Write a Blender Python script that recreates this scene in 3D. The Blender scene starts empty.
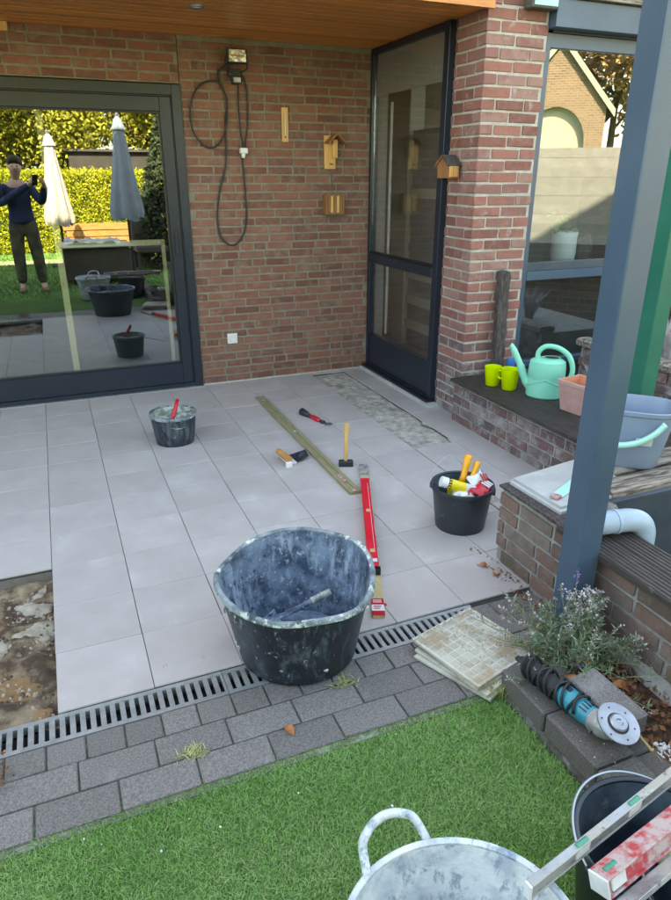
import bpy, bmesh, math, random
import numpy as np
from mathutils import Vector, Matrix, Euler
rnd = random.Random(7)
nrs = np.random.RandomState(11)
PI = math.pi
scene = bpy.context.scene
col = scene.collection

# ---------------------------------------------------------------- camera, sky, sun, exposure
CAM = Vector((-2.4458, -5.1767, 1.5717))
YAW, PITCH = math.radians(22.58), math.radians(22.43)
cd = bpy.data.cameras.new('camera'); cam = bpy.data.objects.new('camera', cd); col.objects.link(cam)
cam.location = CAM
cam.rotation_euler = Euler((PI/2-PITCH, 0, -YAW), 'XYZ')
cd.sensor_fit = 'HORIZONTAL'; cd.sensor_width = 36; cd.lens = 36*663.9/671
cd.clip_start = 0.02; cd.clip_end = 500
scene.camera = cam
world = bpy.data.worlds.new('World'); scene.world = world; world.use_nodes = True
SUN_EL, SUN_AZ = math.radians(43.5), math.radians(-12)      # azimuth measured from +y towards +x: the sun stands behind the house
nt = world.node_tree; bg = nt.nodes['Background']
sky = nt.nodes.new('ShaderNodeTexSky'); sky.sky_type = 'NISHITA'; sky.sun_disc = False
sky.sun_elevation = SUN_EL; sky.sun_rotation = SUN_AZ
nt.links.new(sky.outputs[0], bg.inputs[0]); bg.inputs[1].default_value = 0.15
sd = bpy.data.lights.new('sun', 'SUN'); sun = bpy.data.objects.new('sun', sd); col.objects.link(sun)
sd.energy = 4.0; sd.angle = math.radians(0.5); sd.color = (1, .93, .82)
sdir = Vector((math.sin(SUN_AZ)*math.cos(SUN_EL), math.cos(SUN_AZ)*math.cos(SUN_EL), math.sin(SUN_EL)))
sun.rotation_euler = (-sdir).to_track_quat('-Z', 'Y').to_euler()
scene.view_settings.view_transform = 'Standard'; scene.view_settings.look = 'None'
scene.view_settings.exposure = 3.08; scene.view_settings.gamma = 1
scene.view_settings.use_white_balance = True; scene.view_settings.white_balance_temperature = 9700; scene.view_settings.white_balance_tint = 6
scene.cycles.max_bounces = 8; scene.cycles.transparent_max_bounces = 16; scene.cycles.diffuse_bounces = 4

# ---------------------------------------------------------------- materials
def newmat(name):
    m = bpy.data.materials.new(name); m.use_nodes = True
    return m, m.node_tree.nodes, m.node_tree.links, m.node_tree.nodes['Principled BSDF']
def N(ns, t, **k):
    n = ns.new(t)
    for a, v in k.items(): setattr(n, a, v)
    return n
def c4(c): return (c[0], c[1], c[2], 1)
def pm(name, c1, c2=None, scale=8, rough=.7, bump=0, bscale=60, metal=0, rvar=0, spots=(), spec=.5, stretch=None, contrast=(.35, .65), island=False, coord='Object', coat=0, rand=True):
    """noise-mixed colour c1/c2, per-object value change, stains: (colour, scale, low, high[, stretch])"""
    m, ns, ls, b = newmat(name)
    tc = N(ns, 'ShaderNodeTexCoord'); oi = N(ns, 'ShaderNodeObjectInfo')
    add = N(ns, 'ShaderNodeVectorMath', operation='ADD'); mul = N(ns, 'ShaderNodeVectorMath', operation='SCALE')
    comb = N(ns, 'ShaderNodeCombineXYZ')
    for i in range(3): ls.new(oi.outputs['Random'], comb.inputs[i])
    ls.new(comb.outputs[0], mul.inputs[0]); mul.inputs['Scale'].default_value = 37.0 if rand else 0.0
    ls.new(tc.outputs[coord if coord != 'World' else 'Object'], add.inputs[0]); ls.new(mul.outputs[0], add.inputs[1])
    vec = add.outputs[0]
    if coord == 'World':
        gp = N(ns, 'ShaderNodeNewGeometry'); vec = gp.outputs['Position']
    if stretch:
        mp = N(ns, 'ShaderNodeMapping'); mp.inputs['Scale'].default_value = stretch
        ls.new(vec, mp.inputs[0]); svec = mp.outputs[0]
    else: svec = vec
    def noise(sc, v, det=6, r=.6):
        n = N(ns, 'ShaderNodeTexNoise'); n.inputs['Scale'].default_value = sc; n.inputs['Detail'].default_value = det
        n.inputs['Roughness'].default_value = r; ls.new(v, n.inputs['Vector']); return n.outputs['Fac']
    cr = N(ns, 'ShaderNodeValToRGB'); cr.color_ramp.elements[0].position = contrast[0]; cr.color_ramp.elements[1].position = contrast[1]
    cr.color_ramp.elements[0].color = c4(c1); cr.color_ramp.elements[1].color = c4(c2 or c1)
    ls.new(noise(scale, svec), cr.inputs[0]); out = cr.outputs[0]
    if island or rvar:
        src = oi.outputs['Random']
        if island: g = N(ns, 'ShaderNodeNewGeometry'); src = g.outputs['Random Per Island']
        mr = N(ns, 'ShaderNodeMapRange'); mr.inputs['To Min'].default_value = 1-rvar; mr.inputs['To Max'].default_value = 1+rvar
        ls.new(src, mr.inputs['Value'])
        hs = N(ns, 'ShaderNodeHueSaturation'); ls.new(out, hs.inputs['Color']); ls.new(mr.outputs[0], hs.inputs['Value']); out = hs.outputs[0]
    rval = None
    for s in spots:
        c, sc, lo, hi = s[:4]
        v = vec
        if len(s) > 4:
            mp = N(ns, 'ShaderNodeMapping'); mp.inputs['Scale'].default_value = s[4]; ls.new(vec, mp.inputs[0]); v = mp.outputs[0]
        mr = N(ns, 'ShaderNodeMapRange'); mr.inputs['From Min'].default_value = lo; mr.inputs['From Max'].default_value = hi
        ls.new(noise(sc, v, 8, .7), mr.inputs['Value'])
        mx = N(ns, 'ShaderNodeMix', data_type='RGBA'); ls.new(mr.outputs[0], mx.inputs['Factor']); ls.new(out, mx.inputs['A']); mx.inputs['B'].default_value = c4(c); out = mx.outputs['Result']
        if rough < .6:
            rm = N(ns, 'ShaderNodeMix', data_type='FLOAT'); ls.new(mr.outputs[0], rm.inputs['Factor'])
            if rval is None: rm.inputs['A'].default_value = rough
            else: ls.new(rval, rm.inputs['A'])
            rm.inputs['B'].default_value = .85; rval = rm.outputs['Result']
    ls.new(out, b.inputs['Base Color']); b.inputs['Roughness'].default_value = rough; b.inputs['Metallic'].default_value = metal
    if rval is not None: ls.new(rval, b.inputs['Roughness'])
    b.inputs['Specular IOR Level'].default_value = spec
    if coat: b.inputs['Coat Weight'].default_value = coat
    if bump:
        bp = N(ns, 'ShaderNodeBump'); bp.inputs['Strength'].default_value = bump; bp.inputs['Distance'].default_value = .004
        ls.new(noise(bscale, svec, 5, .65), bp.inputs['Height']); ls.new(bp.outputs[0], b.inputs['Normal'])
    return m
def brickmat(name, cols, smear=(.5, .46, .42), smear_lo=.62, smear_hi=.75, rough=.88, extra=()):
    m, ns, ls, b = newmat(name)
    tc = N(ns, 'ShaderNodeTexCoord'); oi = N(ns, 'ShaderNodeObjectInfo')
    comb = N(ns, 'ShaderNodeCombineXYZ'); [ls.new(oi.outputs['Random'], comb.inputs[i]) for i in range(3)]
    sc = N(ns, 'ShaderNodeVectorMath', operation='SCALE'); sc.inputs['Scale'].default_value = 53; ls.new(comb.outputs[0], sc.inputs[0])
    ad = N(ns, 'ShaderNodeVectorMath', operation='ADD'); ls.new(tc.outputs['Object'], ad.inputs[0]); ls.new(sc.outputs[0], ad.inputs[1])
    rp = N(ns, 'ShaderNodeValToRGB'); e = rp.color_ramp.elements
    e[0].position = 0; e[0].color = c4(cols[0]); e[1].position = 1; e[1].color = c4(cols[-1])
    for i, c in enumerate(cols[1:-1]): x = e.new((i+1)/(len(cols)-1)); x.color = c4(c)
    n1 = N(ns, 'ShaderNodeTexNoise'); n1.inputs['Scale'].default_value = 14; n1.inputs['Detail'].default_value = 7; n1.inputs['Roughness'].default_value = .7; ls.new(ad.outputs[0], n1.inputs['Vector'])
    mt = N(ns, 'ShaderNodeMath', operation='MULTIPLY_ADD'); ls.new(n1.outputs['Fac'], mt.inputs[0]); mt.inputs[1].default_value = 1.1; mt.inputs[2].default_value = -.55
    m2 = N(ns, 'ShaderNodeMath', operation='ADD'); ls.new(mt.outputs[0], m2.inputs[0]); ls.new(oi.outputs['Random'], m2.inputs[1]); ls.new(m2.outputs[0], rp.inputs[0])
    out = rp.outputs[0]
    for (c, s, lo, hi) in ((smear, 9, smear_lo, smear_hi), ((.035, .025, .022), 38, .64, .74)) + tuple(extra):
        n2 = N(ns, 'ShaderNodeTexNoise'); n2.inputs['Scale'].default_value = s; n2.inputs['Detail'].default_value = 8; n2.inputs['Roughness'].default_value = .75; ls.new(ad.outputs[0], n2.inputs['Vector'])
        mr = N(ns, 'ShaderNodeMapRange'); mr.inputs['From Min'].default_value = lo; mr.inputs['From Max'].default_value = hi; mr.inputs['To Max'].default_value = .75; ls.new(n2.outputs['Fac'], mr.inputs['Value'])
        mx = N(ns, 'ShaderNodeMix', data_type='RGBA'); ls.new(mr.outputs[0], mx.inputs['Factor']); ls.new(out, mx.inputs['A']); mx.inputs['B'].default_value = c4(c); out = mx.outputs['Result']
    ls.new(out, b.inputs['Base Color']); b.inputs['Roughness'].default_value = rough; b.inputs['Specular IOR Level'].default_value = .25
    bp = N(ns, 'ShaderNodeBump'); bp.inputs['Strength'].default_value = .8; bp.inputs['Distance'].default_value = .004
    n3 = N(ns, 'ShaderNodeTexNoise'); n3.inputs['Scale'].default_value = 70; n3.inputs['Detail'].default_value = 6; ls.new(ad.outputs[0], n3.inputs['Vector'])
    ls.new(n3.outputs['Fac'], bp.inputs['Height']); ls.new(bp.outputs[0], b.inputs['Normal'])
    return m
def glassmat(name, refl=.17, tint=(.85, .9, .9)):
    m = bpy.data.materials.new(name); m.use_nodes = True; ns = m.node_tree.nodes; ls = m.node_tree.links
    ns.remove(ns['Principled BSDF']); o = ns['Material Output']
    t = N(ns, 'ShaderNodeBsdfTransparent'); t.inputs[0].default_value = c4(tint)
    g = N(ns, 'ShaderNodeBsdfGlossy'); g.inputs['Roughness'].default_value = .0; g.inputs[0].default_value = (.95, .97, 1, 1)
    f = N(ns, 'ShaderNodeLayerWeight'); f.inputs[0].default_value = .5
    pw = N(ns, 'ShaderNodeMath', operation='POWER'); ls.new(f.outputs['Facing'], pw.inputs[0]); pw.inputs[1].default_value = 5
    ad = N(ns, 'ShaderNodeMath', operation='MULTIPLY_ADD'); ls.new(pw.outputs[0], ad.inputs[0]); ad.inputs[1].default_value = 1-refl; ad.inputs[2].default_value = refl; ad.use_clamp = True
    mx = N(ns, 'ShaderNodeMixShader'); ls.new(ad.outputs[0], mx.inputs[0]); ls.new(t.outputs[0], mx.inputs[1]); ls.new(g.outputs[0], mx.inputs[2]); ls.new(mx.outputs[0], o.inputs[0])
    return m

M = {}
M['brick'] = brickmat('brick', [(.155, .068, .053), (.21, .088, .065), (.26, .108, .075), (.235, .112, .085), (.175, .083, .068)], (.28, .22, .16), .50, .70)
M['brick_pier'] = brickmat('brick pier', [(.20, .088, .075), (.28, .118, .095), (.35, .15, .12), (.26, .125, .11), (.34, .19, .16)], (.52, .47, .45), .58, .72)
M['brick_low'] = brickmat('brick weathered', [(.12, .085, .09), (.17, .10, .095), (.22, .12, .11), (.16, .12, .12), (.26, .21, .20)], (.42, .42, .41), .50, .68, extra=(((.10, .11, .05), 5, .6, .75),))
M['brick_near'] = brickmat('brick brown aged', [(.13, .095, .08), (.19, .12, .095), (.24, .145, .115), (.17, .125, .105), (.22, .18, .15)], (.27, .25, .22), .52, .70, extra=(((.12, .13, .05), 4, .58, .72),))
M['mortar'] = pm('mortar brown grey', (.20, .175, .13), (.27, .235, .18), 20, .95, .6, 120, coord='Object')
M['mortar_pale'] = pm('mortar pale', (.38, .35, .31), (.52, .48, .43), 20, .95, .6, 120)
M['mortar_dark'] = pm('mortar old', (.22, .21, .19), (.36, .35, .32), 18, .95, .8, 90)
M['tile'] = pm('porcelain tile', (.415, .37, .35), (.47, .425, .405), 5, .50, .06, 300, rvar=.045, spots=[((.54, .52, .49), 5, .58, .78), ((.60, .58, .56), 14, .66, .78, (1, .35, 1)), ((.30, .27, .25), 9, .66, .78), ((.24, .20, .17), 90, .70, .74)])
M['screed'] = pm('screed', (.15, .135, .115), (.22, .20, .175), 12, .95, .5)
M['rough_mortar'] = pm('rough mortar', (.30, .265, .22), (.52, .485, .43), 22, .95, 1, 90, contrast=(.36, .62), spots=[((.20, .15, .10), 5, .54, .68), ((.11, .09, .07), 60, .62, .68), ((.58, .57, .54), 9, .60, .70)])
M['hole'] = pm('broken concrete and soil', (.07, .042, .026), (.30, .22, .14), 11, .9, 1, 60, contrast=(.42, .62), spots=[((.30, .16, .07), 6, .56, .66), ((.03, .02, .015), 9, .60, .70)])
M['paver'] = pm('concrete paver', (.13, .118, .108), (.24, .218, .20), 190, .9, .6, 260, rvar=.16, contrast=(.40, .62), spots=[((.32, .31, .30), 4, .58, .80), ((.42, .41, .39), 160, .66, .72), ((.05, .045, .04), 120, .66, .72)])
M['kerb'] = pm('kerb concrete', (.085, .075, .064), (.17, .152, .135), 200, .88, .6, 220, rvar=.1, spots=[((.09, .10, .05), 6, .58, .7), ((.32, .31, .30), 30, .70, .76)])
M['sand'] = pm('joint sand', (.09, .08, .065), (.18, .165, .14), 40, .95, .5, spots=[((.45, .44, .42), 4, .55, .65)])
M['soil'] = pm('soil', (.035, .022, .014), (.10, .06, .035), 25, .95, 1, 80)
M['zinc'] = pm('galvanised steel', (.36, .40, .41), (.50, .55, .56), 25, .42, .1, 100, metal=.7, spots=[((.36, .36, .34), 9, .56, .70)])
M['dark'] = pm('near black', (.015, .015, .015), (.03, .03, .03), 10, .9)
M['frame'] = pm('anthracite frame', (.009, .017, .030), (.013, .023, .037), 3, .32, 0)
M['frame_black'] = pm('black gasket', (.008, .009, .011), None, 3, .5)
M['post'] = pm('blue grey powder coat', (.045, .085, .130), (.056, .10, .150), 4, .33, .05, 40, spots=[((.16, .19, .22), 14, .70, .78)])
M['post_green'] = pm('green coat', (.0, .12, .08), (.008, .155, .105), 4, .4, .03)
M['panel_blue'] = pm('blue grey panel', (.035, .055, .075), (.055, .078, .10), 5, .45, .1)
M['ceil'] = pm('varnished pine board', (.50, .155, .03), (.66, .235, .055), 10, .34, .15, 40, rvar=.28, stretch=(.6, 9, 9), spots=[((.16, .05, .015), 26, .70, .76)])
M['pine'] = pm('pine', (.62, .33, .11), (.74, .43, .16), 12, .5, .15, 40, stretch=(7, 7, .6))
M['pine_dark'] = pm('brown stained wood', (.22, .09, .035), (.36, .16, .06), 12, .55, .3, 40, stretch=(7, 7, .6))
M['pale_sunlit_wood'] = pm('pale timber', (.70, .52, .26), (.80, .62, .34), 12, .6, .2, 40, stretch=(7, 7, .6))  # warm sunlit brightness put into the colour of timber standing in shade
M['old_wood'] = pm('weathered dark wood', (.035, .026, .024), (.11, .085, .08), 14, .85, .8, 60, stretch=(9, 9, .8), contrast=(.4, .6))
M['deck'] = pm('dark decking', (.028, .021, .018), (.075, .06, .052), 14, .6, .8, 60, stretch=(9, .8, 9), rvar=.15, spots=[((.24, .22, .20), 16, .64, .74)])
M['batten'] = pm('greenish treated timber', (.21, .18, .09), (.33, .28, .16), 12, .75, .4, 60, stretch=(9, .7, 9), spots=[((.50, .48, .42), 20, .64, .72)])
M['lath'] = pm('yellow timber lath', (.42, .33, .15), (.52, .42, .22), 12, .7, .4, 60, stretch=(9, .7, 9))
M['black_tub'] = pm('black plastic with cement', (.007, .012, .020), (.018, .027, .038), 6, .42, .25, 60, spots=[((.15, .19, .22), 14, .55, .74, (1, 1, .3)), ((.30, .34, .36), 60, .61, .70, (1, 1, .35)), ((.06, .085, .11), 26, .52, .64, (1, 1, .3)), ((.58, .60, .58), 22, .66, .69)])
M['tub_inside'] = pm('cement coated inside', (.025, .048, .085), (.15, .215, .29), 14, .75, .6, 90, contrast=(.38, .62), spots=[((.36, .42, .46), 44, .58, .66), ((.26, .33, .40), 18, .52, .64, (1, 1, .25)), ((.02, .035, .05), 30, .58, .64), ((.66, .68, .64), 16, .64, .70)])
M['tub_rim'] = pm('cement coated rim', (.05, .075, .09), (.26, .31, .33), 12, .7, .5, 70, contrast=(.40, .60), spots=[((.58, .64, .58), 16, .54, .60), ((.03, .04, .05), 50, .60, .66)])
M['bucket'] = pm('black bucket plastic', (.018, .023, .030), (.028, .035, .044), 6, .38, .1, 60, spots=[((.12, .14, .15), 13, .62, .80)])
M['bucket_in'] = pm('worn black inside', (.025, .045, .065), (.10, .15, .19), 9, .55, .2, 60, spots=[((.25, .29, .31), 13, .60, .78)])
M['white_tub'] = pm('grey white cement tub', (.36, .42, .45), (.58, .63, .62), 12, .7, .6, 70, contrast=(.42, .58), spots=[((.22, .29, .34), 30, .54, .62, (1, 1, .4)), ((.16, .24, .31), 13, .57, .66), ((.06, .08, .10), 24, .66, .71), ((.66, .66, .62), 5, .50, .66)])
M['splat'] = pm('cement paste', (.40, .42, .42), (.62, .63, .60), 14, .85, .9, 50)
M['wet_mix'] = pm('cement residue', (.16, .20, .18), (.42, .44, .38), 26, .7, .9, 50, contrast=(.42, .56), spots=[((.03, .10, .08), 22, .60, .66)])
M['red'] = pm('red paint', (.66, .008, .025), (.74, .02, .04), 9, .4, .1, spots=[((.62, .58, .56), 26, .68, .75)])
M['red_plain'] = pm('red plastic', (.55, .01, .03), None, 9, .35)
M['red_dirty'] = pm('red level smeared with mortar', (.48, .05, .06), (.46, .36, .34), 34, .7, .5, contrast=(.42, .58), spots=[((.36, .33, .30), 30, .58, .66)])
M['white'] = pm('white plastic', (.72, .72, .70), None, 9, .4)
M['white_dirty'] = pm('dirty white plastic', (.55, .56, .54), (.70, .70, .68), 14, .5, .1)
M['alu'] = pm('aluminium', (.30, .32, .33), (.40, .43, .44), 14, .42, .1, metal=.6, spots=[((.46, .43, .38), 22, .46, .56, (.4, 1, 1)), ((.20, .18, .16), 40, .58, .66)])
M['steel'] = pm('steel', (.30, .31, .33), (.42, .43, .45), 14, .4, 0, metal=.9)
M['wire'] = pm('wire', (.40, .46, .50), None, 14, .4, 0, metal=.6)
M['yellow'] = pm('yellow label', (.80, .62, .02), None, 9, .45)
M['orange'] = pm('orange plastic', (.85, .33, .01), (.90, .40, .02), 9, .35)
M['lime'] = pm('lime plastic', (.56, .74, .0), (.60, .78, .0), 5, .35, spec=.5)
M['mint'] = pm('mint green plastic', (.17, .62, .45), (.21, .67, .50), 5, .38, .05, spots=[((.35, .68, .55), 9, .66, .8)])
M['mint_pale'] = pm('pale mint plastic', (.35, .70, .60), None, 5, .4)
M['terracotta'] = pm('terracotta dusty', (.50, .26, .22), (.58, .36, .33), 9, .9, .3, 80, spots=[((.62, .52, .50), 7, .55, .75)])
M['terra_in'] = pm('terracotta clean', (.66, .25, .14), None, 9, .9, .2)
M['mop'] = pm('slate blue plastic', (.20, .27, .37), (.23, .30, .40), 5, .4, .03)
M['teal'] = pm('teal plastic', (.0, .22, .29), (.01, .27, .34), 9, .4, .1, spots=[((.25, .3, .3), 22, .68, .78)])
M['rubber'] = pm('black rubber', (.014, .016, .018), (.03, .032, .034), 9, .6, .2, spots=[((.16, .16, .16), 20, .66, .80)])
M['pipe'] = pm('grey pvc', (.32, .43, .52), (.37, .48, .57), 5, .4, .03, spots=[((.26, .30, .33), 9, .60, .78)])
M['stack'] = pm('tile back with mortar', (.54, .51, .42), (.66, .63, .54), 12, .85, .4, coord='World', spots=[((.42, .34, .24), 7, .48, .60), ((.24, .19, .14), 26, .62, .70)])
M['stack_cell'] = pm('tile back cells', (.40, .38, .30), (.50, .48, .39), 16, .9, .4, rvar=.12, coord='World', spots=[((.38, .29, .19), 7, .46, .58), ((.26, .20, .14), 30, .60, .68)])
M['cover'] = pm('grey cover slab', (.38, .39, .38), (.48, .49, .47), 8, .7, .2, spots=[((.60, .60, .57), 8, .62, .76)])
M['gravel'] = pm('white gravel', (.62, .60, .57), (.78, .77, .74), 14, .85, .3, island=True, rvar=.2)
M['litter'] = pm('dead leaves', (.16, .065, .03), (.30, .14, .07), 9, .85, .3, island=True, rvar=.5)
M['leaf_brown'] = pm('curled brown leaf', (.36, .11, .035), (.50, .20, .08), 30, .7, .4)
M['cable_y'] = pm('yellow hose', (.62, .44, .16), (.70, .52, .22), 9, .5)
M['lav_leaf'] = pm('lavender foliage', (.11, .19, .09), (.21, .29, .17), 9, .8, island=True, rvar=.35)
M['lav_dry'] = pm('faded lavender flower', (.42, .38, .40), (.56, .50, .50), 30, .85, island=True, rvar=.2)
M['lav_purple'] = pm('lavender flower', (.20, .13, .42), (.32, .22, .55), 30, .8, island=True, rvar=.2)
M['weed'] = pm('yellow green weed', (.32, .36, .08), (.46, .46, .18), 9, .8, island=True, rvar=.3)
M['turf_base'] = pm('turf backing', (.05, .16, .03), (.08, .22, .045), 30, .9, .4)
M['turf'] = pm('turf blade', (.155, .33, .075), (.25, .44, .135), 3, .6, island=True, rvar=.45, spec=.3)
M['turf_pale'] = pm('turf thatch', (.26, .36, .15), (.32, .36, .18), 3, .7, island=True, rvar=.3)
M['hedge'] = pm('hedge leaf', (.34, .40, .025), (.48, .50, .04), 2, .6, island=True, rvar=.35)
M['tree_y'] = pm('yellow green leaf', (.26, .30, .035), (.40, .38, .05), 2, .6, island=True, rvar=.4)
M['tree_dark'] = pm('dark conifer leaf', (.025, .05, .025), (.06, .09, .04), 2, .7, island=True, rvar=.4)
M['tree_orange'] = pm('autumn leaf', (.42, .27, .11), (.52, .37, .17), 2, .7, island=True, rvar=.4)
M['bark'] = pm('bark', (.07, .05, .035), (.14, .10, .07), 12, .9, 1, 60, stretch=(8, 8, 1))
M['canvas'] = pm('parasol canvas', (.52, .50, .45), (.60, .58, .52), 5, .85, .2)
M['canvas_shaded'] = pm('shade tinted parasol canvas', (.26, .34, .40), (.32, .40, .46), 5, .85, .2)  # darker, bluer canvas: the house shade is put into the colour
M['rattan'] = pm('dark rattan', (.06, .052, .045), (.13, .115, .10), 60, .7, .6, 80)
M['orangewood'] = pm('orange timber', (.48, .22, .07), (.60, .30, .11), 8, .6, .2)
def farbrick(name):
    m = pm(name, (.34, .20, .11), (.44, .27, .15), 3, .9); ns, ls = m.node_tree.nodes, m.node_tree.links; b = ns['Principled BSDF']
    t = N(ns, 'ShaderNodeTexBrick'); t.inputs['Scale'].default_value = 1; t.inputs['Brick Width'].default_value = .21; t.inputs['Row Height'].default_value = .075; t.inputs['Mortar Size'].default_value = .012
    t.inputs['Color1'].default_value = (.30, .19, .115, 1); t.inputs['Color2'].default_value = (.20, .12, .075, 1); t.inputs['Mortar'].default_value = (.36, .31, .24, 1)
    tc = N(ns, 'ShaderNodeTexCoord'); rt_ = N(ns, 'ShaderNodeMapping'); rt_.inputs['Rotation'].default_value = (PI/2, 0, math.radians(-39.5)); ls.new(tc.outputs['Object'], rt_.inputs[0])
    sx = N(ns, 'ShaderNodeSeparateXYZ'); ls.new(tc.outputs['Object'], sx.inputs[0]); dt = N(ns, 'ShaderNodeVectorMath', operation='DOT_PRODUCT'); ls.new(tc.outputs['Object'], dt.inputs[0]); dt.inputs[1].default_value = (math.cos(math.radians(39.5)), math.sin(math.radians(39.5)), 0)
    cx_ = N(ns, 'ShaderNodeCombineXYZ'); ls.new(dt.outputs['Value'], cx_.inputs[0]); ls.new(sx.outputs['Z'], cx_.inputs[1]); ls.new(cx_.outputs[0], t.inputs['Vector']); ls.new(t.outputs['Color'], b.inputs['Base Color']); return m
M['house_yellow'] = farbrick('yellow brick')
M['render_wall'] = pm('interior plaster', (.26, .26, .235), (.31, .31, .28), 4, .9)
M['interior_dark'] = pm('dark interior', (.05, .045, .04), (.07, .065, .06), 4, .8)
M['cabinet_grey'] = pm('grey cabinet', (.20, .21, .21), (.25, .26, .26), 6, .5)
M['cabinet_cream'] = pm('cream cabinet', (.50, .48, .38), None, 6, .5)
M['curtain'] = pm('net curtain', (.55, .52, .48), (.62, .60, .56), 6, .9)
M['skin'] = pm('skin', (.66, .42, .31), (.72, .48, .36), 9, .5)
M['hair'] = pm('dark hair', (.05, .03, .02), (.08, .05, .03), 60, .6, .8, 200)
M['jumper'] = pm('navy jumper', (.010, .02, .06), (.03, .055, .15), 9, .9, 1, 12)
M['trousers'] = pm('khaki camouflage trousers', (.06, .065, .04), (.15, .14, .09), 9, .9, .4, contrast=(.45, .55))
M['shoe'] = pm('tan shoe', (.36, .22, .14), None, 9, .7)
M['black'] = pm('black', (.01, .01, .012), None, 5, .3)
M['lampglass'] = pm('halogen reflector', (.62, .62, .58), (.20, .18, .15), 55, .15, .5, 60, metal=.8, contrast=(.42, .58))
M['glass_door'] = glassmat('door glass', .19)
M['glass_side'] = glassmat('side window glass', .12, (.92, .94, .94))
M['glass_front'] = glassmat('front window glass', .15, (.85, .9, .9))
M['vial_green'] = pm('vial green', (.04, .26, .17), None, 5, .2)
M['clear_plastic'] = glassmat('clear plastic film', .08, (.86, .88, .88))
M['vase'] = pm('white vase', (.68, .70, .68), (.75, .76, .74), 5, .4, spots=[((.10, .10, .10), 60, .66, .70)])
M['leaf_green'] = pm('house plant leaf', (.12, .34, .06), (.2, .42, .1), 9, .5)
M['slat_grey'] = pm('grey fence board', (.26, .27, .26), (.33, .34, .33), 6, .8, .3, rvar=.12)
M['slat_dark'] = pm('dark fence slat', (.06, .065, .065), (.09, .095, .09), 6, .7, .3, rvar=.15, stretch=(.6, 6, 6))
M['roof_tile'] = pm('roof tile', (.07, .06, .06), (.11, .09, .085), 12, .8, .4)

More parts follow.
